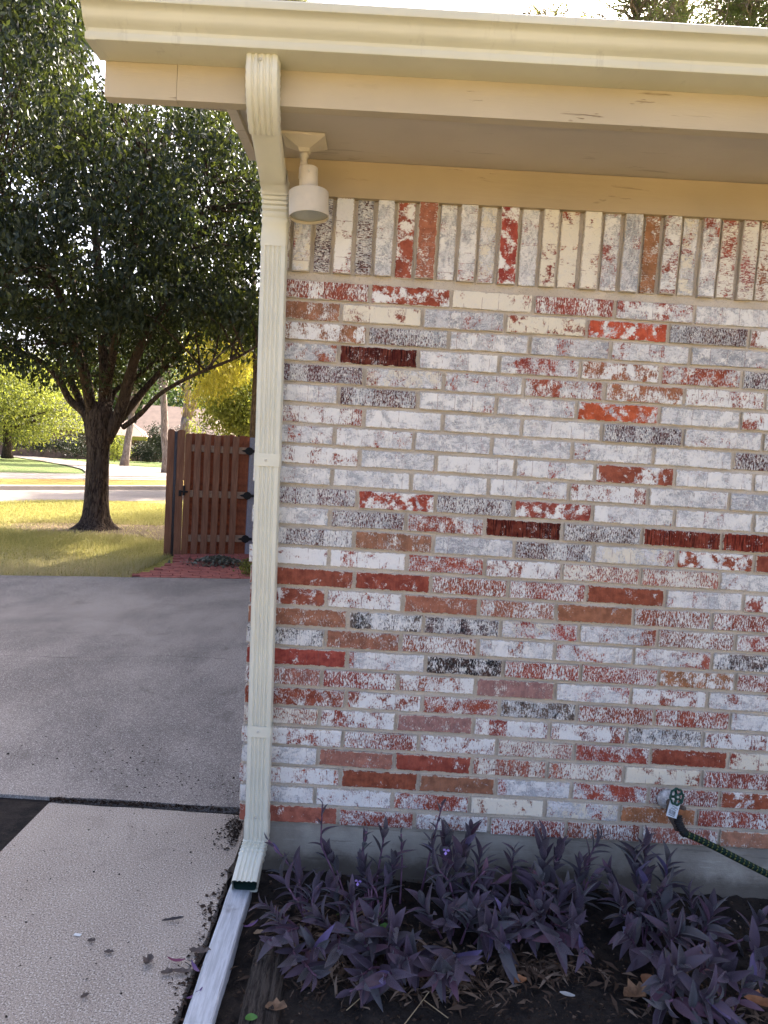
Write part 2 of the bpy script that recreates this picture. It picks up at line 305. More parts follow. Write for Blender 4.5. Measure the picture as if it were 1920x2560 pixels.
# ------------------------------------------------------------------ object builders
WL = {}
def tag(o, label=None, cat=None, group=None, kind=None):
    if label: o['label'] = label
    if cat: o['category'] = cat
    if group: o['group'] = group
    if kind: o['kind'] = kind
    return o
def empty(name, loc, label, cat, group=None):
    o = bpy.data.objects.new(name, None); COL.objects.link(o); o.location = loc; o.empty_display_size = .1
    WL[o.name] = Vector(loc); tag(o, label, cat, group); return o
def link(name, me, loc, parent=None):
    o = bpy.data.objects.new(name, me); COL.objects.link(o); o.location = loc; WL[o.name] = Vector(loc)
    if parent: o.parent = parent; o.matrix_parent_inverse = Matrix.Translation(-WL[parent.name])
    return o
def mk(name, V, F, mat, parent=None, smooth=False, attrs=None, origin=None):
    V = np.asarray(V, float); c = (V.min(0)+V.max(0))/2 if origin is None else np.array(origin, float)
    me = bpy.data.meshes.new(name); V2 = V-c
    if isinstance(F, np.ndarray):
        k = F.shape[1]; n = len(F); me.vertices.add(len(V2)); me.vertices.foreach_set('co', V2.ravel())
        me.loops.add(n*k); me.loops.foreach_set('vertex_index', F.ravel().astype(np.int32))
        me.polygons.add(n); me.polygons.foreach_set('loop_start', np.arange(0, n*k, k, dtype=np.int32)); me.polygons.foreach_set('loop_total', np.full(n, k, np.int32))
        me.update(calc_edges=True)
    else: me.from_pydata([tuple(v) for v in V2], [], F)
    if smooth: me.polygons.foreach_set('use_smooth', [True]*len(me.polygons))
    me.materials.append(mat)
    if attrs:
        for an, (ty, dom, data) in attrs.items():
            a = me.attributes.new(an, ty, dom); a.data.foreach_set('value' if ty == 'FLOAT' else 'vector', np.asarray(data, np.float32).ravel())
    return link(name, me, tuple(c), parent)
class MB:
    def __init__(s): s.V = []; s.F = []
    def add(s, V, F):
        b = len(s.V); s.V += [tuple(v) for v in V]; s.F += [tuple(i+b for i in f) for f in F]; return s
    def box(s, x0, x1, y0, y1, z0, z1, b=0., M=None):
        V, F = cbox(x0, x1, y0, y1, z0, z1, b)
        if M is not None: V = [tuple(M @ Vector(v)) for v in V]
        return s.add(V, F)
    def tube(s, P, r, n=8, cap=True): return s.add(*tube(P, r, n, cap))
    def go(s, name, mat, parent=None, smooth=False, origin=None): return mk(name, s.V, s.F, mat, parent, smooth, origin=origin)
def cbox(x0, x1, y0, y1, z0, z1, b=0.):
    if b <= 0:
        V = [(x, y, z) for x in (x0, x1) for y in (y0, y1) for z in (z0, z1)]
        return V, [(0, 1, 3, 2), (4, 6, 7, 5), (0, 4, 5, 1), (2, 3, 7, 6), (0, 2, 6, 4), (1, 5, 7, 3)]
    X = (x0, x1); Y = (y0, y1); Z = (z0, z1); V = []; I = {}
    for i in (0, 1):
        for j in (0, 1):
            for k in (0, 1):
                sx, sy, sz = (1-2*i)*b, (1-2*j)*b, (1-2*k)*b
                I[i, j, k] = len(V); V += [(X[i], Y[j]+sy, Z[k]+sz), (X[i]+sx, Y[j], Z[k]+sz), (X[i]+sx, Y[j]+sy, Z[k])]
    g = lambda i, j, k, a: I[i, j, k]+a; F = []
    for i in (0, 1): q = [g(i, 0, 0, 0), g(i, 0, 1, 0), g(i, 1, 1, 0), g(i, 1, 0, 0)]; F.append(q if i == 0 else q[::-1])
    for j in (0, 1): q = [g(0, j, 0, 1), g(1, j, 0, 1), g(1, j, 1, 1), g(0, j, 1, 1)]; F.append(q if j == 0 else q[::-1])
    for k in (0, 1): q = [g(0, 0, k, 2), g(0, 1, k, 2), g(1, 1, k, 2), g(1, 0, k, 2)]; F.append(q if k == 0 else q[::-1])
    for i in (0, 1):
        for j in (0, 1): F.append([g(i, j, 0, 0), g(i, j, 0, 1), g(i, j, 1, 1), g(i, j, 1, 0)])
        for k in (0, 1): F.append([g(i, 0, k, 0), g(i, 0, k, 2), g(i, 1, k, 2), g(i, 1, k, 0)])
    for j in (0, 1):
        for k in (0, 1): F.append([g(0, j, k, 1), g(0, j, k, 2), g(1, j, k, 2), g(1, j, k, 1)])
    for key in I: F.append([g(*key, 0), g(*key, 1), g(*key, 2)])
    return V, F
def tube(P, r, n=8, cap=True):
    P = [Vector(p) for p in P]; V = []; F = []
    if isinstance(r, (int, float)): r = [r]*len(P)
    up = None
    for i, p in enumerate(P):
        t = (P[min(i+1, len(P)-1)]-P[max(i-1, 0)]).normalized()
        if up is None: up = t.orthogonal().normalized()
        up = (up-t*up.dot(t)).normalized(); s = t.cross(up)
        for k in range(n):
            a = 2*math.pi*k/n; V.append(p+(up*math.cos(a)+s*math.sin(a))*r[i])
    for i in range(len(P)-1):
        for k in range(n): F.append((i*n+k, i*n+(k+1) % n, (i+1)*n+(k+1) % n, (i+1)*n+k))
    if cap: F.append(tuple(range(n))[::-1]); F.append(tuple((len(P)-1)*n+k for k in range(n)))
    return V, F
def lathe(cx, cy, prof, n=24, M=None):       # prof: (r,z)
    V = []; F = []
    for r, z in prof:
        for k in range(n): a = 2*math.pi*k/n; V.append((cx+r*math.cos(a), cy+r*math.sin(a), z))
    for i in range(len(prof)-1):
        for k in range(n): F.append((i*n+k, i*n+(k+1) % n, (i+1)*n+(k+1) % n, (i+1)*n+k))
    F.append(tuple(range(n))[::-1]); F.append(tuple((len(prof)-1)*n+k for k in range(n)))
    if M is not None: V = [tuple(M @ Vector(v)) for v in V]
    return V, F
def extr_x(prof, x0, x1, zs=0., xr=.36):     # extrude a closed (y,z) outline along x with a slight slope
    n = len(prof); V = [(x0, y, z+zs*(x0-xr)) for y, z in prof]+[(x1, y, z+zs*(x1-xr)) for y, z in prof]
    F = [(i, (i+1) % n, n+(i+1) % n, n+i) for i in range(n)]+[tuple(range(n))[::-1], tuple(range(n, 2*n))]
    return V, F

# ================================================================== GROUND
def sheet(name, pts, z, mat, thick=0., sub=0):
    n = len(pts); V = [(p[0], p[1], (p[2] if len(p) > 2 else z)) for p in pts]; F = [tuple(range(n))]
    if thick:
        V += [(v[0], v[1], v[2]-thick) for v in V]; F += [(i, n+i, n+(i+1) % n, (i+1) % n) for i in range(n)]
    o = mk(name, V, F, mat); return tag(o, kind='structure')
sd_, sn_ = np.array([.626, .78]), np.array([-.78, .626])
def st(s, n): p = s*sd_+n*sn_; return (float(p[0]), float(p[1]))
def gz(n): return 0. if n < 24 else max(-(n-24)*.019, -.75)
# one big ground sheet, fine bands along the street direction, falling gently beyond the street
V = []; F = []; bands = [-260, -30, 0, 12.7, 19.5, 24, 30, 40, 50, 63, 100, 300, 700]
for n_ in bands:
    for s_ in (-700, -60, 0, 40, 700): V.append((*st(s_, n_), gz(n_)-.05))
for i in range(len(bands)-1):
    for k in range(4): F.append((i*5+k, i*5+k+1, i*5+k+6, i*5+k+5))
tag(mk('ground', V, F, M_FARLAWN), kind='structure')
DL, DR = (-3.162, 4.645), (-.866, 5.237); ddx = np.array(DR)-np.array(DL); ddx /= np.linalg.norm(ddx)
def dline(x): return DL[1]+(x-DL[0])*ddx[1]/ddx[0]
# near lawn
LAW = [st(-60, 12.7), st(60, 12.7), (40, 5.5), (9.0, 5.5+2.0), (0.2, dline(.2)), (-30, dline(-30))]
lo = sheet('lawn', LAW, -.012, M_LAWN)
sheet('bounce_lawn_in_front', [(-60, -3.6), (-60, -60), (60, -60), (60, -3.6)], -.02, M_FRONT)  # unseen ground behind the camera, added to bounce warm light onto wall and eaves
sheet('street', [st(-90, 12.7), st(90, 12.7), st(90, 16.0), st(-90, 16.0)], -.03, M_ROAD)
tag(mk('kerb', *(lambda V, F: (V, F))([(*st(s, n), z) for s in (-90, 90) for n, z in ((15.95, -.03), (15.97, .07), (16.25, .075), (16.3, -.03))],
    [(0, 1, 5, 4), (1, 2, 6, 5), (2, 3, 7, 6), (0, 3, 2, 1), (4, 5, 6, 7)]), M_KERB), kind='structure')
sheet('dry_grass_verge', [st(-90, 16.28), st(90, 16.28), st(90, 19.5), st(-90, 19.5)], .01, M_STRIP)
sheet('second_road', [st(-90, 19.5), st(90, 19.5), st(90, 23.0), st(-90, 23.0)], -.02, M_ROAD)
# far diagonal driveway to the house across the street
V = []; F = []
for k, (xl, yl, xr, yr) in enumerate(((205, 1189, 650, 1195), (215, 1180, 640, 1184), (205, 1172, 470, 1174), (165, 1162, 330, 1165), (105, 1152, 215, 1154), (45, 1143, 130, 1145), (-40, 1134, 40, 1136))):
    for px, py in ((xl, yl), (xr, yr)):
        z = 0.
        for _ in range(6): p = atz(px, py, z); z = gz(float(p[0]*sn_[0]+p[1]*sn_[1]))+.0
        V.append((float(p[0]), float(p[1]), z+.0))
    if k: F.append((2*k-2, 2*k-1, 2*k+1, 2*k))
tag(mk('far_driveway', V, F, M_ROAD), kind='structure')


# driveway: slab with an uneven far edge and a hairline crack
def driveway():
    n = 46; xs = np.linspace(-9, -.0, n); Vt = []
    for x in xs: Vt.append((x, .372+.004*math.sin(x*9)+random.uniform(-.003, .003), .006))
    for x in xs[::-1]: Vt.append((x, min(dline(x), 9)+random.uniform(-.012, .012), 0.012))
    m = len(Vt); V = Vt+[(v[0], v[1], v[2]-.12) for v in Vt]; F = [tuple(range(m))]+[(i, m+i, m+(i+1) % m, (i+1) % m) for i in range(m)]
    return tag(mk('driveway', V, F, M_DRIVE), kind='structure')
driveway()
def crack(name, pts, wd):
    V = []; F = []
    P = []
    for (a, b) in zip(pts[:-1], pts[1:]):
        k = 14
        for i in range(k): t = i/k; P.append((a[0]*(1-t)+b[0]*t+random.gauss(0, .006), a[1]*(1-t)+b[1]*t+random.gauss(0, .008)))
    for i, p in enumerate(P):
        ww = wd*random.uniform(.3, 1.2); V += [(p[0], p[1]-ww, .0135), (p[0], p[1]+ww, .0135)]
        if i: F.append((2*i-2, 2*i, 2*i+1, 2*i-1))
    o = mk(name, V, F, M_DEBRIS); tag(o, kind='structure'); return o
crack('driveway_crack', [tuple(atz(0, 1640, .012)[:2]), tuple(atz(200, 1645, .012)[:2]), tuple(atz(420, 1640, .012)[:2]), tuple(atz(612, 1650, .012)[:2])], .0022)
# walkway slab
def walkway():
    V = [(-.786, -6, .0), (-.786, -.016, .0), (-.778, .335, .0)]
    for i in range(9): t = i/8; V.append((-.778+.77*t, .335-.012*t+random.uniform(-.004, .004), 0))
    e = [(-.004, .30), (-.006, .0)]; V += [(a, b, 0) for a, b in e]
    for i in range(30): V.append((-.012+random.uniform(-.006, .006), -.05-i*.05, 0))
    V += [(-.02, -6, 0)]
    m = len(V); V2 = V+[(v[0], v[1], v[2]-.1) for v in V]; F = [tuple(range(m))[::-1]]+[(i, (i+1) % m, m+(i+1) % m, m+i) for i in range(m)]
    return tag(mk('walkway', V2, F, M_WALK), kind='structure')
walkway()
# planting bed soil: displaced grid
def bed():
    nx, ny = 150, 70; X = np.linspace(-.03, 3.4, nx); Y = np.linspace(-2.2, .02, ny)
    V = []; 
    for y in Y:
        for x in X:
            h = -.032+.010*math.sin(x*7+y*3)*math.sin(y*11+x*2)+random.gauss(0, .0035)
            if x < .0: h = -.04
            V.append((x, y, h))
    F = np.array([(j*nx+i, j*nx+i+1, (j+1)*nx+i+1, (j+1)*nx+i) for j in range(ny-1) for i in range(nx-1)])
    tag(mk('planting_bed', V, F, M_SOIL, smooth=True), kind='structure')
bed()
sheet('bare_soil_beside_walk', [(-9, -3, -.035), (-.78, -3, -.035), (-.78, .375, -.008), (-9, .375, -.008)], 0, M_SOIL)
sheet('joint_soil', [(-.80, .31, -.02), (0, .31, -.02), (0, .40, -.02), (-.80, .40, -.02)], 0, M_SOIL)
sheet('yard_behind_gate', [(-1.15, 5.3, -.03), (0.2, 5.3, -.03), (0.2, 14, -.03), (-1.15, 14, -.03)], 0, M_LAWN)

# brick paving in front of the gate
def paving():
    a = atz(300, 1450, 0); b = atz(430, 1388, 0); base = sheet('brick_paving', [(-2.05, dline(-2.05)), (a[0]+.42, 6.35), (-2.0, 6.62), (-.0, 7.2), (-.0, dline(0))], -.004, M_PJOINT)
    base.location.z = 0
    k = 0; L, Wd = .20, .098; me = None; ang = math.atan2(ddx[1], ddx[0])
    V, F = cbox(-L/2+.003, L/2-.003, -Wd/2+.003, Wd/2-.003, -.03, .009, .003); me = bpy.data.meshes.new('brick'); me.from_pydata(V, [], F); me.materials.append(M_PAVER)
    for j in range(0, 21):
        for i in range(-12, 5):
            u = i*L+(j % 2)*L/2+.02*math.sin(j*1.7); vv = .055+j*Wd
            x = -.866+u*ddx[0]-vv*ddx[1]; y = 5.237+u*ddx[1]+vv*ddx[0]
            # left boundary slants from the driveway corner to the gate's left end
            t = (y-4.87)/(6.60-4.87); xl = -2.05*(1-t)-2.02*t+.18*math.sin(t*3)
            if x < xl or x > -.12 or y > 7.0: continue
            o = link('brick', me, (x, y, random.uniform(-.002, .002)+.003), base); o.rotation_euler = (random.gauss(0, .008), random.gauss(0, .008), ang+random.gauss(0, .01)); k += 1
    return k
npav = paving()

# ================================================================== HOUSE
house = empty('house', (2, 3, 0), 'brick house with mottled white and red painted brick wall and tan eaves', 'house')
ZT, CO = 1.95, .0667
def rowz(r): # centre z of course r, courses follow the slightly uneven real ones
    return ZT-CO*(r+.5)+.0065-.0105*((r-13)/13.)**2
red = (.34, .072, .044); drk = (.12, .014, .010); tan_ = (.36, .155, .085); org = (.50, .11, .045); pnk = (.42, .22, .165); mau = (.13, .05, .055)
T = {  # clay, white, grey, streak, comb, black, cream, dark
 'R': (red, .02, .0, .2, .15, 0, 0, 0), 'S': (red, .50, .12, .95, .2, 0, 0, 0), 'X': (red, .38, .45, .55, .1, 0, 0, 0), 'W': (red, .68, .40, .55, .1, 0, 0, 0),
 'w': (red, .86, .3, .3, 0, 0, 0, 0), 'C': (red, .80, .1, .35, 0, 0, 1, 0), 'c': (red, .45, .85, .5, .1, 0, 1, 0), 'G': (red, .42, .93, .4, 0, 0, 0, .25),
 'g': (red, .30, .97, .4, 0, 0, 0, 1), 'q': (red, .40, .72, .35, 0, 0, 0, .3), 'L': (red, .52, .97, .4, 0, 0, 0, 0), 'M': (mau, .32, .52, 1., .8, 0, 0, .6), 'm': (mau, .45, .60, 1., .6, 0, 0, .2),
 'D': (drk, .0, .06, .5, 1, 0, 0, 0), 'E': ((.24, .028, .016), .03, .05, .5, 1, 0, 0, 0), 'T': (tan_, .22, .18, .6, .1, 0, 0, 0), 't': (tan_, .50, .1, .5, .1, 0, 0, 0),
 'O': (org, .15, .22, .2, .1, 0, 0, 0), 'K': ((.10, .08, .075), .48, .62, .6, .1, .9, 0, .2), 'k': ((.02, .02, .022), .34, .22, .6, .1, 1, 0, 0), 'P': (pnk, .2, .1, .5, .1, 0, .5, 0),
 'p': ((.38, .13, .095), .42, .25, .8, .1, 0, 0, 0), 'B': (tan_, .02, 0, .3, .05, 0, 0, 0), 'Q': (red, .40, .15, .05, 0, 0, 0, 0), 'H': ((.38, .12, .085), .10, 0, .2, 0, 0, 0, 0),
 's': ((.38, .12, .08), .60, .25, .85, .1, 0, .6, 0)}
ROWS = [
 ([925, 1128, 1334, 1537.5, 1737], 'SQCSqG'), ([853, 1056, 1263, 1467.8, 1671.5, 1873.5], 'TCgCOMW'), ([918.5, 1122, 1324, 1527, 1726], 'tMGgGg'),
 ([846, 1046, 1248, 1451, 1652.7, 1856], 'qDLqtXM'), ([911, 1109, 1309, 1512, 1711.6, 1914], 'McGXtWG'), ([846, 1045, 1240.3, 1442, 1649, 1852], 'GMGGOGW'),
 ([910, 1107, 1304.7, 1505, 1708, 1907], 'WLGLMLm'), ([836, 1035, 1229.4, 1431, 1634, 1834], 'GqGGGLM'), ([898.5, 1090, 1288, 1487.5, 1687, 1885.5], 'WGLLQL'+'L'),
 ([830, 1027.5, 1221, 1423, 1621, 1823.6], 'GGLLWGg'), ([893, 1088, 1284, 1482, 1687, 1884], 'mQmQGLG'), ([824, 1015, 1212, 1406, 1605, 1804.5], 'GMXDmEE'),
 ([885, 1083, 1286, 1484, 1692, 1886], 'mTgMcQR'), ([822.2, 1017, 1212, 1405, 1601.5, 1800.3], 'wwXWssL'), ([885.1, 1077, 1270.6, 1465.5, 1663.6, 1859], 'RRSSRLw'),
 ([815.7, 1007, 1197, 1390.6, 1584, 1780], 'QWTpBSS'), ([869, 1058.6, 1251.6, 1447.6, 1644, 1839], 'TKKcGSW'), ([813, 1001, 1195, 1387, 1584, 1780], 'KTSLLqK'),
 ([868, 1063.6, 1258, 1451.4, 1647, 1839], 'RLkSStS'), ([804, 994, 1189, 1387.6, 1577.5, 1769], 'pSWPLWL'), ([865, 1055.8, 1249, 1443, 1635.6, 1825.5], 'XWXKSSL'),
 ([798, 990, 1183, 1374, 1567, 1758], 'sWPWWKW'), ([857, 1046.8, 1242, 1435.5, 1626, 1820.6], 'WSWsXRC'), ([795, 985, 1179, 1368, 1560, 1755], 'LPRssCS'),
 ([851.1, 1046, 1239, 1428.6, 1621.5, 1799], 'WRBGXSQ'), ([786.8, 980.6, 1174, 1362, 1549.6, 1741], 'LWXCcTS'), ([844.6, 1036, 1223, 1415, 1603.4, 1797], 'HXWSSpP')]
def brick_props(o, code, half, v=None):
    c, wh, gr, stk, comb, blk, crm, dk = T[code]; j = random.uniform
    o['seed'] = random.uniform(0, 60); o['clay'] = [c[0]*j(.85, 1.15), c[1]*j(.85, 1.15), c[2]*j(.85, 1.15)]
    o['white'] = max(0., wh+(j(-.06, .06) if wh > .1 else 0)); o['grey'] = max(0., gr+(j(-.05, .05) if gr > .1 else 0)); o['streak'] = stk; o['comb'] = comb; o['black'] = float(blk); o['cream'] = float(crm)*j(.8, 1); o['dark'] = float(dk)*j(.6, 1)
    o['half'] = [half[0], half[1], half[2]]
def brick_mesh(hx, hz, depth=.03, b=.0022):
    jt = lambda s: random.uniform(-s, s)
    R0 = []
    for k in range(5): R0.append((-hx+2*hx*k/5, -hz))
    R0 += [(hx, -hz), (hx, 0)]
    for k in range(5): R0.append((hx-2*hx*k/5, hz))
    R0 += [(-hx, hz), (-hx, 0)]; m = len(R0); V = [(x, depth, z) for x, z in R0]+[(x+jt(.0016), b, z+jt(.0016)) for x, z in R0]
    cs = lambda q, h: (math.copysign(b, q) if abs(q) > h*.99 else 0)
    V += [(x-cs(x, hx)*random.uniform(.5, 2.2)+jt(.0006), jt(.0004), z-cs(z, hz)*random.uniform(.5, 2.2)) for x, z in R0]
    F = [tuple(range(2*m, 3*m))]+[(m+i, m+(i+1) % m, 2*m+(i+1) % m, 2*m+i) for i in range(m)]+[(i, (i+1) % m, m+(i+1) % m, m+i) for i in range(m)]
    me = bpy.data.meshes.new('brick'); me.from_pydata(V, [], F); me.materials.append(M_BRICK); return me
front = MB().box(.010, 12, .009, .11, .155, 2.46).go('front_wall', M_MORTAR, house)
J = .0055
def wall_x(px, z):           # x on the wall face for an image column at height z
    lo_, hi_ = -1., 3.
    for _ in range(40):
        m = (lo_+hi_)/2; d = np.array([m, 0, z])-CAM; q = 960+FPX*(d@CR)/(d@_F)
        if q < px: lo_ = m
        else: hi_ = m
    return (lo_+hi_)/2
nbr = 0
for r, (js, codes) in enumerate(ROWS):
    z = rowz(r)+random.gauss(0, .0004); xs = [random.uniform(-.003, .006)-J]+[wall_x(px, z) for px in js]
    L = .2597
    while xs[-1] < 2.35: xs.append(xs[-1]+L+random.gauss(0, .002))
    for i in range(len(xs)-1):
        x0, x1 = xs[i]+J, xs[i+1]-J; hx = (x1-x0)/2; hz = CO/2-J+random.uniform(-.0008, .0008)
        code = codes[i] if i < len(codes) else random.choice('WGLSXRM')
        o = link('brick', brick_mesh(hx, hz), ((x0+x1)/2, random.gauss(0, .0018), z), front); o.rotation_euler = (random.gauss(0, .012), random.gauss(0, .004), random.gauss(0, .006))
        brick_props(o, code, (hx, .03, hz)); nbr += 1
        if r >= 13:
            o['white'] *= .86; o['grey'] *= .80; o['streak'] = min(1., o['streak']+.08)
# soldier course
sj = [727.5, 779, 830, 882, 932, 983, 1035, 1089, 1139, 1189, 1238, 1291, 1343, 1389.5, 1444, 1495, 1544.5, 1596, 1643, 1691, 1738, 1787.5, 1837, 1884, 1932]
SC = 'cMWMGQTGGcQGCCCqgTXcqsssW'; zs0, zs1 = 1.968, 2.222
xs = [wall_x(p, 2.0) for p in sj]
while xs[-1] < 2.3: xs.append(xs[-1]+.0665)
xs = [xs[0]-.066]+xs
for i in range(len(xs)-1):
    ln = (zs1-zs0); x0, x1 = xs[i]+.0055, xs[i+1]-.0055; hx = ln/2; hz = (x1-x0)/2
    proud = -.013 if i % 2 == 1 else .0
    o = link('brick', brick_mesh(hx, hz, .03-proud), ((x0+x1)/2, proud+random.gauss(0, .0008), (zs0+zs1)/2+random.gauss(0, .001)), front); o.rotation_euler = (0, R_(90)+random.gauss(0, .003), 0)
    brick_props(o, SC[i-1] if 0 < i <= len(SC) else random.choice('WGLSM'), (hx, .03, hz)); nbr += 1
# gable side wall: body + joined brickwork (hardly seen from here)
D = 15.; PITCH = .417
def gable():
    V = [(.010, .11, .155), (.010, D, .155), (.010, D, 2.4), (.010, D/2, 2.4+PITCH*D/2), (.010, .11, 2.4)]; V += [(.11, v[1], v[2]) for v in V]
    F = [(0, 1, 2, 3, 4), (9, 8, 7, 6, 5), (0, 5, 6, 1), (1, 6, 7, 2), (2, 7, 8, 3), (3, 8, 9, 4), (4, 9, 5, 0)]
    g = mk('side_wall', V, F, M_MORTAR, house)
    b = MB()
    for r in range(27):
        z = rowz(r); y = .125+(r % 2)*.12
        while y < 3.3:
            b.box(-.0, .03, y+J, y+.2597-J, z-CO/2+J, z+CO/2-J, .002); y += .2597
    o = b.go('brickwork', M_BRICK, g); tag(o, kind='stuff'); brick_props(o, 'X', (5, 5, 5))
gable()
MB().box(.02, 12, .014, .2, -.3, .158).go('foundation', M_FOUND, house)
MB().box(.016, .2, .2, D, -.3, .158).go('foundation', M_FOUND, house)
MB().box(11.9, 12, .12, D, 0, 2.45).box(.12, 11.9, D-.1, D, 0, 2.45).go('rear_wall', M_MORTAR, house)
ZS = .010
def eave_x(name, prof, x0, x1, mat, smooth=False, parent=house): V, F = extr_x(prof, x0, x1, ZS); return mk(name, V, F, mat, parent, smooth)
zf = 2.294
f1 = eave_x('fascia_board', [(-.400, zf), (-.400, 2.47), (-.365, 2.47), (-.365, zf)], -.365, -.1795, M_FASCIA)
f2 = eave_x('fascia_board', [(-.402, zf), (-.402, 2.47), (-.365, 2.47), (-.365, zf)], -.178, 12.3, M_FASCIA)
eave_x('soffit_panel', [(-.364, zf+.016), (-.364, zf+.026), (.0, zf+.026), (.0, zf+.016)], -.03, 12.3, M_SOFFIT)
eave_x('soffit_end_block', [(-.364, zf+.004), (-.364, zf+.06), (-.01, zf+.06), (-.01, zf+.004)], -.058, -.031, M_SOFFIT)
eave_x('frieze_board', [(-.020, 2.199), (-.020, 2.3085), (.008, 2.3085), (.008, 2.199)], -.012, 12.2, M_FRIEZE)
# rake (gable end) boards rising at the roof pitch
def rake(name, x0, x1, zb, zt, mat, y0=-.364):
    V = []
    for y in (y0, D/2): V += [(x0, y, zb+PITCH*(y+.364)), (x1, y, zb+PITCH*(y+.364)), (x1, y, zt+PITCH*(y+.364)), (x0, y, zt+PITCH*(y+.364))]
    y = D+.36; q = zb; V += [(x0, y, q), (x1, y, q), (x1, y, zt), (x0, y, zt)]
    F = [(0, 3, 2, 1), (8, 9, 10, 11)]
    for a in (0, 4): F += [(a+i, a+(i+1) % 4, a+4+(i+1) % 4, a+4+i) for i in range(4)]
    mk(name, V, F, mat, house)
rake('rake_board', -.362, -.335, zf+.003, zf+.165, M_FASCIA); rake('rake_soffit', -.3345, .009, zf+.012, zf+.03, M_SOFFIT)
def roof():
    y0 = -.43; z0 = 2.492; V = []
    for x in (-.375, 12.4):
        V += [(x, y0, z0), (x, D/2, z0+PITCH*(D/2-y0)), (x, D+.43, z0), (x, D+.43, z0-.02), (x, D/2, z0-.02+PITCH*(D/2-y0)), (x, y0, z0-.02)]
    F = [(0, 1, 7, 6), (1, 2, 8, 7), (2, 3, 9, 8), (3, 4, 10, 9), (4, 5, 11, 10), (5, 0, 6, 11), (0, 5, 4, 1), (1, 4, 3, 2), (6, 7, 10, 11), (7, 8, 9, 10)]
    mk('roof', V, F, M_SHINGLE, house)
roof()

# ------------------------------------------------------------------ gutter
gut = empty('rain_gutter', (-.37, -.45, 2.38), 'cream aluminium rain gutter running along the roof edge above the brick wall', 'gutter')
zg = 2.383
outer = [(-.403, zg+.095), (-.403, zg), (-.496, zg), (-.5015, zg+.0015), (-.503, zg+.006), (-.5035, zg+.017), (-.4965, zg+.0190), (-.4965, zg+.0225), (-.5005, zg+.0275), (-.5085, zg+.0335), (-.518, zg+.041), (-.5225, zg+.049), (-.525, zg+.057), (-.5285, zg+.063), (-.536, zg+.068), (-.5445, zg+.0705), (-.5455, zg+.073), (-.5455, zg+.0885), (-.5435, zg+.0905), (-.531, zg+.0905)]
inner = [(-.531, zg+.0885), (-.5415, zg+.0875), (-.5425, zg+.073), (-.526, zg+.067), (-.519, zg+.05), (-.504, zg+.035), (-.498, zg+.02), (-.4975, zg+.003), (-.406, zg+.003), (-.406, zg+.095)]
def gutter():
    P = outer+inner; xs_ = [-.372, 2.0, 12.3]; n = len(P); V = []
    for x in xs_: V += [(x, y, z+.0115*(x-.36)) for y, z in P]
    F = []
    for a in range(2): F += [(a*n+i, a*n+(i+1) % n, (a+1)*n+(i+1) % n, (a+1)*n+i) for i in range(n)]
    o = mk('trough', V, F, M_GUTTER, gut, True)
    me = o.data
    # keep folds crisp
    me.set_sharp_from_angle(angle=R_(32))
    V, F = extr_x([(y, z) for y, z in outer], -.378, -.3722, .0115); mk('end_cap', V, F, M_GUTTER, gut)
    V, F = extr_x([(-.5035+.0004, zg-.0008), (-.403, zg-.0008), (-.403, zg+.0005), (-.5035, zg+.0005)], -.372, -.352, .0115); mk('end_cap_flange', V, F, M_GUTTER, gut)
    V, F = extr_x([(-.536, zg+.0925), (-.40, zg+.0965), (-.40, zg+.0985), (-.536, zg+.0955)], -.36, 12.3, .0115); mk('drip_edge', V, F, M_DRIP, gut)
gutter()

# ------------------------------------------------------------------ downspout
dsp = empty('downspout', (.07, -.06, .03), 'pale ribbed metal downspout running down the house corner beside the brick wall', 'downspout')
def section(wd, dp, ribs=True, inset=0.):
    h, d = wd/2-inset, dp/2-inset; c = .009; P = []
    # front face from left to right (u, v) ; v negative = outward (front)
    fr = [(-h+c, -d)]
    if ribs:
        for k in range(4):
            u = -h+c+.010+k*(2*h-2*c-.020)/3; g = .0046; fr += [(u-g, -d), (u-g*.25, -d+.0042), (u+g*.25, -d+.0042), (u+g, -d)]
    fr += [(h-c, -d)]
    P += fr+[(h-c*.3, -d+c*.3), (h, -d+c)]
    if ribs: P += [(h, -.004), (h-.002, -.002), (h-.002, .002), (h, .004)]
    P += [(h, d-c), (h-c*.3, d-c*.3), (h-c, d), (-h+c, d), (-h+c*.3, d-c*.3), (-h, d-c)]
    if ribs: P += [(-h, .004), (-h+.002, .002), (-h+.002, -.002), (-h, -.004)]
    P += [(-h, -d+c), (-h+c*.3, -d+c*.3)]
    return P
def dspout(name, path, mat, wd=.072, dp=.050, ribs=True, crimp=None, caps=False, scales=None):
    wd *= 1.08
    # path: (x,y,z) points; frames in the y-z plane
    P = [np.array(p, float) for p in path]; V = []; F = []; sec = section(wd, dp, ribs); n = len(sec)
    for i, p in enumerate(P):
        t = P[min(i+1, len(P)-1)]-P[max(i-1, 0)]; t[0] = 0; t = t/np.linalg.norm(t)      # heading downwards
        nv = np.array([0, -t[2], t[1]])        # rotate: 'back' direction (v+) for t=(0,0,-1) -> (0,1,0)
        s = scales[i] if scales else (1, 1, 0)
        for u, v in sec: V.append(p+np.array([1, 0, 0])*u*s[0]+nv*(v*s[1]+(s[2] if v > 0 else 0)))
    for i in range(len(P)-1): F += [(i*n+k, (i+1)*n+k, (i+1)*n+(k+1) % n, i*n+(k+1) % n) for k in range(n)]
    o = mk(name, V, F, mat, dsp, True); o.data.set_sharp_from_angle(angle=R_(40)); return o
def dsx(z): return .076+(z-.157)*(.040-.076)/(2.05-.157)
def arc(p0, p1, c0, k):   # quadratic bezier
    return [tuple((1-t)**2*np.array(p0)+2*t*(1-t)*np.array(c0)+t*t*np.array(p1)) for t in np.linspace(0, 1, k)]
ex = .052
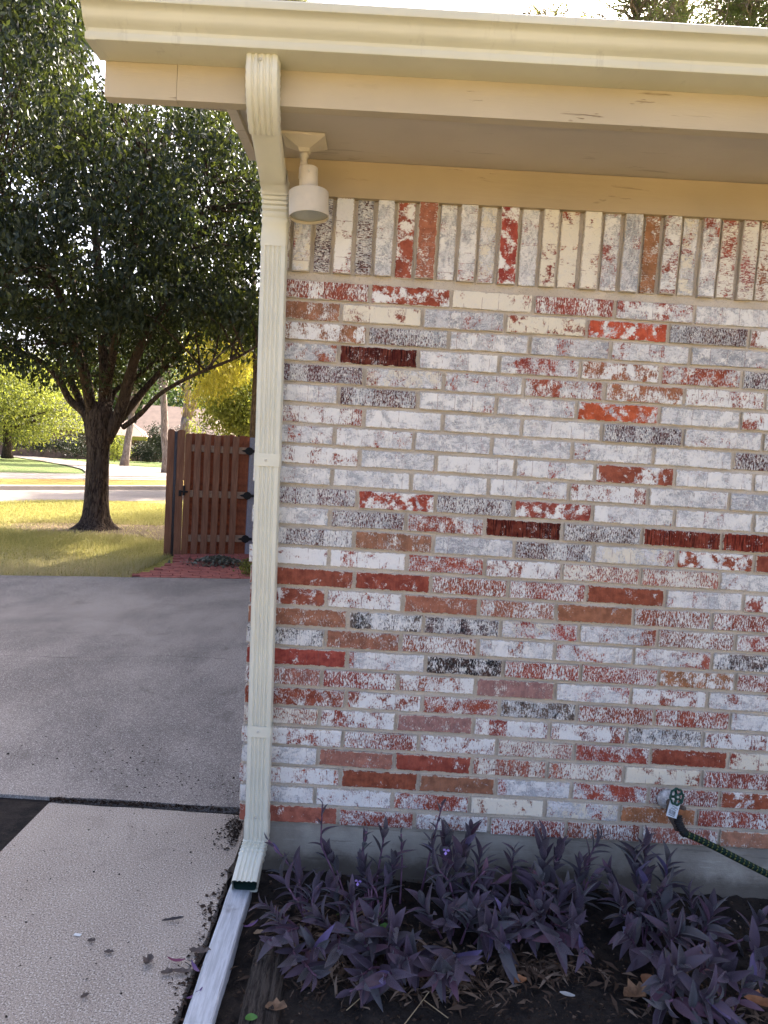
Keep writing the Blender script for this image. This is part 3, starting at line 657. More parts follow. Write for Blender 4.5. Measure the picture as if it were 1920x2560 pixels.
pA = [(ex, -.452, 2.397), (ex, -.452, 2.375)]+arc((ex, -.452, 2.360), (ex-.006, -.355, 2.256), (ex, -.450, 2.290), 17)
sA = [(1, 1, 0)]*2+[((1.02 if k % 2 else .995), (1.02 if k % 2 else .99), 0) for k in range(17)]
dspout('upper_elbow', pA, M_SPOUT, .076, .056, True, scales=sA)
pO = [(ex-.005, -.372, 2.266), (ex-.010, -.14, 2.192)]; dspout('offset_pipe', pO, M_SPOUT, .070, .050, False)
pB = [(ex-.009, -.160, 2.198)]+arc((ex-.009, -.125, 2.187), (.041, -.058, 2.085), (ex-.010, -.062, 2.160), 13)+[(.0405, -.058, 2.05), (.040, -.058, 2.02)]
sB = [(1, 1, 0)]+[((1.045 if k % 2 else .96), (1.06 if k % 2 else .93), 0) for k in range(13)]+[(1, 1, 0), (1, 1, 0)]
dspout('lower_elbow', pB, M_SPOUT, .075, .054, False, scales=sB)
def pipe(z0, z1, wd, dp): return dspout('pipe', [(dsx(z0), -.058, z0), (dsx(z1), -.058, z1)], M_SPOUT, wd, dp, True)
pipe(2.03, 1.345, .073, .052); pipe(1.352, .13, .0705, .050)
def band(z, h, wd, dp):
    o = dspout('strap', [(dsx(z), -.058, z+h/2), (dsx(z), -.058, z-h/2)], M_SPOUT, wd, dp, False)
    return o
s1 = band(1.367, .040, .0765, .0555); s2 = band(.492, .036, .0745, .054)
def screw(x, y, z, par, ny=-1):
    M = Matrix.Translation((x, y, z)) @ Matrix.Rotation(R_(90), 4, 'X'); V, F = lathe(0, 0, [(.0042, -.001), (.0042, .002), (.0025, .0035), (.0008, .0038)], 10, M); mk('screw', V, F, M_SCREW, par, True)
screw(dsx(1.36)-.003, -.0862, 1.366, s1); screw(dsx(.49)-.003, -.0855, .492, s2); screw(ex-.003, -.4805, 2.365, dsp); screw(dsx(.22)-.002, -.0845, .205, dsp)
zb = .135
pS = [(dsx(zb+.05), -.058, zb+.065), (dsx(zb), -.058, zb)]+arc((dsx(zb)-.001, -.058, zb-.01), (.066, -.100, .072), (.070, -.060, .092), 11)+[(.064, -.150, .048), (.063, -.185, .032)]
sS = [(1, 1, 0), (1, 1, 0)]+[((1.04 if k % 2 else .97), (1.05 if k % 2 else .94), 0) for k in range(11)]+[(1, 1, 0), (1.01, 1.0, 0)]
shoe = dspout('outlet_elbow', pS, M_SPOUT, .0745, .054, True, scales=sS)
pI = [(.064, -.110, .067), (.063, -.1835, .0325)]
ins = dspout('outlet_inner_shade', pI, M_SPOUT_DARK, .064, .040, False)  # dark sleeve put where the outlet is only in shade
V, F = cbox(.033, .095, -.006, .006, -.019, .019); Mx = Matrix.Translation((.0, -.125, .060)) @ Matrix.Rotation(R_(-65), 4, 'X'); mk('outlet_inner_shade', [tuple(Mx @ Vector(v)) for v in V], F, M_SPOUT_DARK, dsp)  # dark block closing the outlet, standing in for its inner shade

# ------------------------------------------------------------------ flood light under the soffit
fl_c = aty(762, 352, -.22)
px_plate = atz(763, 345, 2.309+.0)
lx, ly = float(px_plate[0]), float(px_plate[1])
flo = empty('flood_light', (lx, ly, 2.30), 'tan painted cylinder flood light hanging from the soffit by the downspout', 'lamp')
def flood():
    zc = 2.3085+ZS*(lx-.36)
    # square-ish plate with raised pyramid centre
    h = .050
    V = [(lx-.062, ly-h, zc), (lx+.062, ly-h, zc), (lx+.062, ly+h, zc), (lx-.062, ly+h, zc)]; V += [(x, y, zc-.007) for x, y, _ in V[:4]]
    V += [(lx-.017, ly-.017, zc-.030), (lx+.017, ly-.017, zc-.030), (lx+.017, ly+.017, zc-.030), (lx-.017, ly+.017, zc-.030)]
    V += [(lx-.014, ly-.014, zc-.040), (lx+.014, ly-.014, zc-.040), (lx+.014, ly+.014, zc-.040), (lx-.014, ly+.014, zc-.040)]
    F = [(i, (i+1) % 4, 4+(i+1) % 4, 4+i) for i in range(4)]+[(4+i, 4+(i+1) % 4, 8+(i+1) % 4, 8+i) for i in range(4)]+[(8+i, 8+(i+1) % 4, 12+(i+1) % 4, 12+i) for i in range(4)]+[(12, 13, 14, 15), (3, 2, 1, 0)]
    mp = mk('mounting_plate', V, F, M_LIGHT, flo)
    for sx in (-.042, .042):
        V, F = lathe(lx+sx, ly+.012, [(.004, zc-.0128), (.0045, zc-.016), (.002, zc-.018)], 10); mk('screw', V, F, M_SCREW, mp)
    V, F = lathe(lx, ly, [(.013, zc-.041), (.0135, zc-.050), (.010, zc-.052), (.0095, zc-.066)], 16); mk('swivel', V, F, M_LIGHT, flo, True)
    # knuckle and arm
    MB().tube([(lx-.009, ly, zc-.070), (lx+.009, ly, zc-.070)], .0105, 14).tube([(lx-.003, ly, zc-.060), (lx-.007, ly, zc-.112)], .0075, 10).go('knuckle', M_LIGHT, flo, True)
    cx, cz = lx+.014, zc-.082; M = Matrix.Translation((cx, ly, cz)) @ Matrix.Rotation(R_(-4), 4, 'Y') @ Matrix.Rotation(R_(-3), 4, 'X')
    V, F = lathe(0, 0, [(.0265, 0), (.0275, -.001), (.0275, -.078)], 32, M); o = mk('neck_cylinder', V, F, M_LIGHT, flo, True); o.data.set_sharp_from_angle(angle=R_(40))
    P = [(.026, -.0705), (.0575, -.0705), (.0585, -.072), (.0585, -.142), (.0555, -.142), (.0550, -.120), (.0545, -.120)]
    V, F = lathe(0, 0, P, 40, M); F = F[:-1]; o = mk('lamp_housing', V, F, M_LIGHT, flo, True); o.data.set_sharp_from_angle(angle=R_(40))
    V, F = lathe(0, 0, [(.0035, 0), (.0035, .003), (.001, .004)], 8, M @ Matrix.Translation((.004, -.0272, -.018)) @ Matrix.Rotation(R_(90), 4, 'X')); mk('set_screw', V, F, M_SCREW, flo, True)
    V, F = lathe(0, 0, [(.0552, -.132), (.0552, -.1345), (.04, -.1358), (.015, -.1362)], 32, M); mk('lens', V, F, M_LENS, flo, True)
flood()
# wasp / insect under the soffit
wp = aty(1674, 436, -.024)
def wasp():
    x, y, z = wp; o = empty('wasp', (x, y, z), 'tiny dark wasp clinging where the frieze board meets the soffit', 'insect')
    V, F = lathe(0, 0, [(.001, -.012), (.0035, -.007), (.0035, -.002), (.001, 0), (.003, .003), (.003, .008), (.001, .011)], 8, Matrix.Translation((x, y-.004, z)) @ Matrix.Rotation(R_(55), 4, 'Y')); mk('body', V, F, M_WASP, o, True)
    b = MB()
    for k in range(6): b.tube([(x, y-.003, z), (x+(-1)**k*(.005+.002*k), y-.002, z-.004+.003*(k//2)), (x+(-1)**k*(.009+.001*k), y+.002, z-.007+.004*(k//2))], .0005, 4)
    b.go('legs', M_WASP, o)
wasp()

# ------------------------------------------------------------------ tap and hose
tp = aty(1668, 2002, -.012)
tapo = empty('garden_tap', tuple(tp), 'garden tap with green hand wheel and white barcode tag on brick wall', 'tap')
def tap():
    c = aty(1668, 1998, -.008); x, z = c[0], c[2]
    M = Matrix.Translation((x+.0, -.004, z)) @ Matrix.Rotation(R_(90), 4, 'X'); V, F = lathe(0, 0, [(.034, .0), (.031, .008), (.018, .018), (.013, .022)], 22, M); mk('escutcheon', V, F, M_ESCUT, tapo, True)
    b = MB(); b.tube([(x, -.01, z), (x+.003, -.035, z-.003), (x+.006, -.055, z-.006)], [.013, .013, .016], 12); b.tube([(x+.004, -.040, z-.002), (x-.003, -.055, z-.022), (x+.012, -.075, z-.052), (x+.018, -.080, z-.066)], [.017, .0185, .0155, .016], 12); b.tube([(x+.004, -.05, z), (x+.020, -.098, z+.014)], .007, 10)
    b.go('tap_body', M_TAPBODY, tapo, True)
    # wheel
    wc = aty(1692, 1992, -.105); n = Vector((.28, -.93, .22)).normalized(); q = n.to_track_quat('Z', 'Y').to_matrix().to_4x4(); M = Matrix.Translation(tuple(wc)) @ q
    b = MB(); R0 = .0245
    V = []; F = []; K = 30; m_ = 8
    for i in range(K):
        a = 2*math.pi*i/K; rr = R0+.0016*math.cos(a*8)
        for j in range(m_): t = 2*math.pi*j/m_; V.append(M @ Vector(((rr+.0038*math.cos(t))*math.cos(a), (rr+.0038*math.cos(t))*math.sin(a), .003*math.sin(t))))
    for i in range(K):
        for j in range(m_): F.append((i*m_+j, ((i+1) % K)*m_+j, ((i+1) % K)*m_+(j+1) % m_, i*m_+(j+1) % m_))
    b.add(V, F)
    for k in range(5):
        a = 2*math.pi*k/5+.5; b.add(*(lambda V, F: ([tuple(M @ Vector(v)) for v in V], F))(*cbox(-.0045, .0045, .004, R0, -.0012, .0016, 0))) if False else None
        Mk = M @ Matrix.Rotation(a, 4, 'Z'); V, F = cbox(.005, R0, -.0042, .0042, -.0015, .0018, .0008); b.add([tuple(Mk @ Vector(v)) for v in V], F)
    V, F = lathe(0, 0, [(.0095, -.003), (.0095, .002), (.007, .0035)], 16, M); b.add(V, F)
    hw = b.go('hand_wheel', M_TAPGREEN, tapo, True)
    V, F = lathe(0, 0, [(.0035, .0036), (.0035, .0055), (.002, .006)], 12, M); mk('wheel_screw', V, F, simple('steel', (.5, .5, .48), .35, .1), hw, True)
    # tag (a flat card hung on the wheel)
    q4 = [aty(px, py, yy) for px, py, yy in ((1676, 1998, -.100), (1701, 2010, -.102), (1691, 2047, -.104), (1665, 2039, -.102))]
    n = np.cross(q4[1]-q4[0], q4[3]-q4[0]); n /= np.linalg.norm(n)
    if n[1] > 0: n = -n
    V = [tuple(p) for p in q4]+[tuple(p-n*.0006) for p in q4]; F = [(0, 1, 2, 3), (7, 6, 5, 4), (0, 4, 5, 1), (1, 5, 6, 2), (2, 6, 7, 3), (3, 7, 4, 0)]
    tg = mk('price_tag', V, F, M_TAG, tapo)
    b = MB(); U = q4[1]-q4[0]; D_ = q4[3]-q4[0]
    def bar(u0, u1, v0, v1): b.add([tuple(q4[0]+U*u+D_*v+n*.0004) for u, v in ((u0, v0), (u1, v0), (u1, v1), (u0, v1))], [(0, 1, 2, 3)])
    u = .16
    while u < .80: w_ = random.choice((.012, .022, .03)); bar(u, u+w_, .54, .80); u += w_+random.choice((.014, .022, .03))
    for k, (a, b1) in enumerate(((.30, .85), (.55, .9), (.3, .66), (.22, .8))): bar(a, b1, .30+.055*k, .322+.055*k)
    bar(.2, .78, .84, .875)
    b.go('barcode_print', M_INK, tg)
    return x, z
tx, tz = tap()
hose = empty('garden_hose', tuple(aty(1705, 2060, -.09)), 'green and black fabric garden hose with yellow dashes hanging from the tap', 'hose')
def hoseb():
    P = [aty(1694, 2040, -.085), aty(1697, 2058, -.09), aty(1704, 2075, -.095), aty(1716, 2087, -.10)]
    b = MB(); Q = []
    for i in range(40):
        t = i/39*(len(P)-1); k = min(int(t), len(P)-2); f_ = t-k; Q.append(P[k]*(1-f_)+P[k+1]*f_)
    b.tube(Q, [.0125+.0022*(1 if i % 4 < 2 else -1) for i in range(40)], 14); b.go('spring_guard', M_RUBBER, hose, True)
    T_ = [aty(1710, 2083, -.10), aty(1740, 2095, -.105), aty(1790, 2119, -.11), aty(1850, 2150, -.115), aty(1925, 2188, -.12), aty(2050, 2246, -.14), aty(2200, 2300, -.18)]
    Q = []; N_ = 60
    from_ = [0]
    for i in range(N_):
        t = i/(N_-1)*(len(T_)-1); k = min(int(t), len(T_)-2); f_ = t-k
        p0 = T_[max(k-1, 0)]; p1 = T_[k]; p2 = T_[k+1]; p3 = T_[min(k+2, len(T_)-1)]
        Q.append(.5*((2*p1)+(-p0+p2)*f_+(2*p0-5*p1+4*p2-p3)*f_**2+(-p0+3*p1-3*p2+p3)*f_**3))
    n = 16; V, F = tube(Q, .0108, n, False); s = [0]
    for i in range(1, N_): s.append(s[-1]+float(np.linalg.norm(Q[i]-Q[i-1])))
    at = [(s[i], k/n, 0) for i in range(N_) for k in range(n)]
    mk('hose_tube', V, F, M_HOSE, hose, True, {'hose': ('FLOAT_VECTOR', 'POINT', at)})
hoseb()

# ------------------------------------------------------------------ border board and old timber edging
def plank(name, x0, x1, y0, y1, z0, z1, mat, label, cat, sk=0.):
    V, F = [], []; n = 18
    for i in range(n+1):
        y = y0+(y1-y0)*i/n; e = .0015; dx = sk*(y-y1)
        V += [(x0+dx+random.uniform(-e, e), y, z0), (x0+dx+random.uniform(-e, e), y, z1-.004), (x0+dx+.004, y, z1+random.uniform(-e, e)*.5), (x1+dx-.004, y, z1+random.uniform(-e, e)*.5), (x1+dx+random.uniform(-e, e), y, z1-.004), (x1+dx, y, z0)]
    for i in range(n): F += [(i*6+k, i*6+(k+1) % 6, (i+1)*6+(k+1) % 6, (i+1)*6+k) for k in range(6)]
    F += [(0, 1, 2, 3, 4, 5)[::-1], tuple(n*6+k for k in range(6))]
    o = mk(name, V, F, mat); tag(o, label, cat); return o
plank('border_board', .012, .080, -1.5, -.135, -.05, .012, M_BOARD, 'weathered white painted plank edging the flower bed beside the walk', 'board', .0)
def timber():
    b = MB(); nx, ny = 9, 60; V = []
    for j in range(ny):
        y = -1.6+j/(ny-1)*1.30
        for i in range(nx):
            x = .128+i/(nx-1)*.115; e = 1-abs(i-(nx-1)/2)/((nx-1)/2); endf = min(1, (ny-1-j)/4)
            V.append((x+random.gauss(0, .001), y, -.045+.04*min(1, e*3)*endf+random.gauss(0, .0018)+.004*math.sin(i*2.3+j*.11)))
    F = [(j*nx+i, j*nx+i+1, (j+1)*nx+i+1, (j+1)*nx+i) for j in range(ny-1) for i in range(nx-1)]
    tag(mk('edging_timber', V, np.array(F), M_TIMBER), 'rotten dark landscape timber half buried in the mulch beside the white plank', 'timber')
timber()

# ------------------------------------------------------------------ mulch, litter
def chips(name, n, area, zf_, lmin, lmax, mat, wr=.25, kind='stuff', tone=None, flat=.25, z1=.02):
    V = np.zeros((n, 4, 3)); tn = np.zeros((n, 4))
    for i in range(n):
        x, y = area(); L = random.uniform(lmin, lmax); W = L*random.uniform(wr*.5, wr*1.4); a = random.uniform(0, 6.283); p_ = random.gauss(0, flat); rl = random.gauss(0, .5)
        M = Euler((rl, p_, a)).to_matrix(); z = zf_(x, y)+random.uniform(0, z1)*(random.random()**2)
        for k, (u, v, b) in enumerate(((-L/2, 0, 0), (0, -W/2, .15*L), (L/2, random.uniform(-.3, .3)*W, 0), (0, W/2, .1*L))): V[i, k] = M @ Vector((u, v, b)); V[i, k] += (x, y, z+.003)
        tn[i] = tone() if tone else random.random()
    F = np.arange(n*4).reshape(n, 4); o = mk(name, V.reshape(-1, 3), F, mat, attrs={'tone': ('FLOAT', 'POINT', tn.ravel())}); tag(o, kind=kind); return o
def a_bed():
    while True:
        x, y = random.uniform(.02, 2.6), random.uniform(-1.5, -.0)
        if x > .245 or (x > .09 and random.random() < .5) or y > -.14: return x, y
def zb_(x, y): return -.030
chips('mulch', 14000, a_bed, zb_, .004, .016, M_CHIP, .5, tone=lambda: random.random()**1.6*.9, z1=.012)
def a_lit():
    c = random.choice(((.33, -.40, .10, .06), (.42, -.46, .12, .05), (.62, -.50, .12, .04), (.40, -.36, .1, .06), (.95, -.42, .09, .03), (1.35, -.52, .10, .05), (.33, -.30, .10, .08), (.60, -.42, .12, .06)))
    return c[0]+random.gauss(0, c[2]), min(c[1]+random.gauss(0, c[3]), -.02)
chips('leaf_litter', 2200, a_lit, zb_, .025, .065, M_CHIP, .16, tone=lambda: .45+.5*random.random(), flat=.25, z1=.035)
def a_edge():
    while True:
        x = random.gauss(-.012, .012); y = random.uniform(-1.3, -.05); k = .5+.5*math.sin(y*19+1)*math.sin(y*41)
        if random.random() < k**1.5+.12: return x-(.03*random.random() if k > .7 else 0), y
chips('edge_debris', 380, a_edge, lambda x, y: -.004, .006, .022, M_CHIP, .5, tone=lambda: random.random()*.6, z1=.014)
def a_joint(): x = -random.random()**.7*.78; return x, .352+random.gauss(0, .008)+(.02 if x > -.1 else 0)*random.random()
chips('joint_debris', 700, a_joint, lambda x, y: .0, .005, .018, M_CHIP, .6, tone=lambda: random.random()*.3, z1=.012)
def a_drv():
    c = random.choice(((-.62, .70, .11, .09), (-.30, .55, .13, .07), (-.22, .50, .13, .05), (-.5, .62, .3, .15), (-.85, .8, .2, .1), (-.1, .5, .05, .08)))
    while True:
        x, y = c[0]+random.gauss(0, c[2]), c[1]+random.gauss(0, c[3])
        if y > .40 and x < -.02: return x, y
chips('driveway_specks', 210, a_drv, lambda x, y: .008, .006, .017, M_DEBRIS, .5, flat=.1, z1=.003)
chips('scattered_specks', 90, lambda: (random.uniform(-.78, -.03), random.uniform(-.9, .3)), lambda x, y: .0, .004, .011, M_DEBRIS, .6, flat=.1, z1=.002)
chips('corner_dirt', 500, lambda: (-.02-abs(random.gauss(0, .035)), random.gauss(.22, .07)), lambda x, y: .0, .004, .014, M_CHIP, .6, tone=lambda: random.random()*.3, flat=.1, z1=.006)
def a_pile():
    a = random.uniform(0, 6.283); r_ = abs(random.gauss(0, .5)); return -1.35+.34*r_*math.cos(a), 6.02+.20*r_*math.sin(a)
pilem = leaf_material('dried_clippings', (.10, .10, .07), (.22, .21, .16), .2)
pl = chips('clippings_pile', 1500, a_pile, lambda x, y: .01+.07*max(0, 1-((x+1.35)/.34)**2-((y-6.02)/.20)**2), .03, .08, pilem, .35, flat=.6, z1=.03)

def leafshape(name, px, py, z, L, W, mat, ang, label, cat='leaf', curl=.3, lobes=0, group=None, roll=0.):
    p = atz(px, py, z); V = []; F = []; n = 7
    for i in range(n):
        t = i/(n-1); w_ = W*math.sin(math.pi*min(max(t, .03), .97))**.8*(1+lobes*.35*math.sin(t*17)); u = (t-.5)*L; h = curl*L*((t-.5)**2)*1.6
        V += [(u, -w_/2, h+w_*.35), (u, 0, h), (u, w_/2, h+w_*.35+random.uniform(0, .004))]
    for i in range(n-1): F += [(i*3, i*3+1, i*3+4, i*3+3), (i*3+1, i*3+2, i*3+5, i*3+4)]
    M = Matrix.Translation(tuple(p)) @ Matrix.Rotation(ang, 4, 'Z') @ Matrix.Rotation(roll, 4, 'X')
    me = bpy.data.meshes.new(name); me.from_pydata(V, [], F); me.materials.append(mat); me.polygons.foreach_set('use_smooth', [True]*len(me.polygons))
    o = bpy.data.objects.new(name, me); COL.objects.link(o); o.matrix_world = M; tag(o, label, cat, group); return o
leafshape('dry_leaf', 1296, 2456, -.015, .050, .030, M_ORANGELEAF, .3, 'orange brown dry leaf lying left of the bare black mulch near the bottom')
leafshape('dry_leaf', 1628, 2462, -.01, .058, .038, M_ORANGELEAF, -.9, 'rust coloured dry leaf standing beside the front purple plant', curl=.6, roll=.5)
leafshape('dry_leaf', 1590, 2490, -.012, .085, .055, M_DEADLEAF, .4, 'crumpled brown leaf left of the rust coloured leaf', lobes=1)
leafshape('dry_leaf', 1890, 2510, -.012, .080, .050, M_ORANGELEAF, -.6, 'large torn orange brown leaf at the bottom right corner', lobes=1)
leafshape('dry_leaf', 646, 2334, -.015, .030, .016, simple('beige_leaf', (.34, .24, .15), .8, .2), .5, 'small beige leaf scrap on the mulch under the downspout outlet')
leafshape('dry_leaf', 1418, 2490, -.012, .040, .014, simple('grey_scrap', (.38, .37, .35), .8, .2), -.3, 'pale grey curled leaf lying on black mulch below the middle plants')
leafshape('dry_leaf', 690, 2524, -.01, .055, .035, M_DEADLEAF, .1, 'brown crumpled leaf beside the end of the rotten timber', lobes=1)
leafshape('dry_leaf', 370, 2408, .004, .034, .030, M_GREYLEAF, 1.2, 'curled grey leaf standing on the lower walkway', curl=.9, lobes=1)
leafshape('dry_leaf', 418, 2434, .004, .034, .020, M_GREYLEAF, .3, 'flat grey brown leaf right of the curled grey one on the walkway', lobes=1)
leafshape('dry_leaf', 272, 2382, .003, .026, .012, M_GREYLEAF, .1, 'small dark leaf below the paper scrap on the walkway')
leafshape('dry_leaf', 228, 2354, .003, .022, .013, M_GREYLEAF, .2, 'folded brown leaf just right of the white paper scrap', lobes=1)
leafshape('dry_leaf', 500, 2382, .004, .060, .022, M_GREYLEAF, .05, 'long brown leaf where the walkway meets the white plank', lobes=1)
leafshape('dry_leaf', 455, 2432, .004, .052, .018, M_GREYLEAF, .1, 'dark crumbled leaf next to the broken purple stem on the walkway', lobes=1)
leafshape('dry_leaf', 212, 2492, .003, .022, .012, M_GREYLEAF, .8, 'small curled leaf on the walkway nearest the bottom edge', lobes=1)
for px, py, a, l_ in ((440, 2404, -.1, 'loose purple pink leaf lying on the walkway left of the plank'), (488, 2424, -.9, 'violet leaf blade leaning on the walkway beside the plank edge'), (486, 2492, .9, 'narrow violet leaf in the dirt over the white plank'), (626, 2316, .7, 'small violet leaf on the mulch just right of the plank')):
    leafshape('fallen_leaf', px, py, .006, .050, .010, simple('violet_leaf', (.16, .085, .20) if px != 440 else (.20, .05, .10), .5, .2), a, l_, curl=.5)
tw = leafshape('seed_pod', 432, 2300, .006, .062, .011, simple('pod_grey', (.06, .05, .05), .7, .3), .35, 'dark withered leaf bundle lying on the walkway above the leaves', 'leaf', curl=.1)
sc_ = MB(); p = atz(194, 2336, .003); sc_.box(p[0]-.010, p[0]+.010, p[1]-.005, p[1]+.005, .002, .003).go('paper_scrap', M_PAPER).rotation_euler = (0, .03, -.1)
tag(bpy.data.objects['paper_scrap'], 'tiny white paper scrap lying on the concrete walkway', 'paper')
p = atz(1132, 2392, -.01); V, F = lathe(0, 0, [(.002, -.011), (.008, -.008), (.0105, 0), (.008, .008), (.003, .011)], 14, Matrix.Translation(tuple(p)) @ Matrix.Rotation(1.2, 4, 'X')); tag(mk('bead', V, F, M_BLUEBIT, smooth=True), 'blue plastic ball half hidden under the purple plants', 'ball')

# ------------------------------------------------------------------ purple heart plants
def leaf_mesh(i, L=1.):
    rr = random.Random(i); n = 8; V = []; F = []; bend = rr.uniform(-.05, .65); fold = rr.uniform(.35, .75); tw_ = rr.uniform(-.5, .5)
    for k in range(n):
        t = k/(n-1); w_ = .158*(math.sin(math.pi*(t**.75))**.85 if 0 < t < 1 else 0)+(.045 if k == 0 else 0)
        x = t; z = -bend*t*t+.06*t; a = tw_*t
        for s in (-1, 0, 1):
            yy = s*w_; zz = abs(s)*w_*fold; V.append((x, yy*math.cos(a)-zz*math.sin(a), z+yy*math.sin(a)+zz*math.cos(a)))
    for k in range(n-1): F += [(k*3, k*3+1, k*3+4, k*3+3), (k*3+1, k*3+2, k*3+5, k*3+4)]
    me = bpy.data.meshes.new('leaf'); me.from_pydata(V, [], F); me.materials.append(M_PURPLE); me.polygons.foreach_set('use_smooth', [True]*len(me.polygons)); return me
LM = [leaf_mesh(i) for i in range(14)]
leafcount = [0]
def put_leaf(par, base, d, L, up):
    d = Vector(d).normalized(); up = Vector(up); s = up.cross(d)
    if s.length < 1e-3: s = Vector((1, 0, 0))
    s.normalize(); u = d.cross(s); M = Matrix((d, s, u)).transposed()
    o = bpy.data.objects.new('leaf', random.choice(LM)); COL.objects.link(o); o.parent = par; o.matrix_parent_inverse = Matrix.Translation(-WL[par.name])
    o.location = base; o.rotation_euler = M.to_euler(); wsc = random.uniform(.85, 1.2); o.scale = (L, L*wsc, L*wsc); leafcount[0] += 1
def stem(par, P, nl, L, r=.0034, spread=1., droop=0., top=True):
    P = [Vector(p) for p in P]; Q = []
    for a, b in zip(P[:-1], P[1:]):
        for k in range(4): Q.append(a.lerp(b, k/4))
    Q.append(P[-1]); V, F = tube(Q, [r*(1.1-.45*i/len(Q))*(1.18 if i % 4 == 0 else 1) for i in range(len(Q))], 6)
    mk('stem', V, F, M_PSTEM, par, True)
    ph = random.uniform(0, 6.283)
    for k in range(nl):
        t = 1-(k/max(nl, 1))**.9*.75; i = min(int(t*(len(Q)-1)), len(Q)-2); p = Q[i].lerp(Q[i+1], t*(len(Q)-1)-i); ax = (Q[i+1]-Q[i]).normalized()
        ph += math.pi+random.gauss(0, .5); side = ax.orthogonal().normalized(); side = Matrix.Rotation(ph, 3, ax) @ side
        open_ = (.22+(.40 if spread <= 1 else .55)*(k/nl))*spread if top else .9; d = ax*math.cos(open_*1.35)+side*math.sin(open_*1.35)+Vector((0, -.12, -droop*(k/nl)))
        if p.y+d.y*L > -.01: d.y = min(d.y, (-.012-p.y)/L)
        put_leaf(par, p, d, L*random.uniform(.75, 1.15)*(.75 if k == 0 else 1), ax)
def G(px, py, y, zmin=None):
    p = aty(px, py, y)
    while zmin is not None and p[2] < zmin and y > -.6: y -= .01; p = aty(px, py, y)
    return p
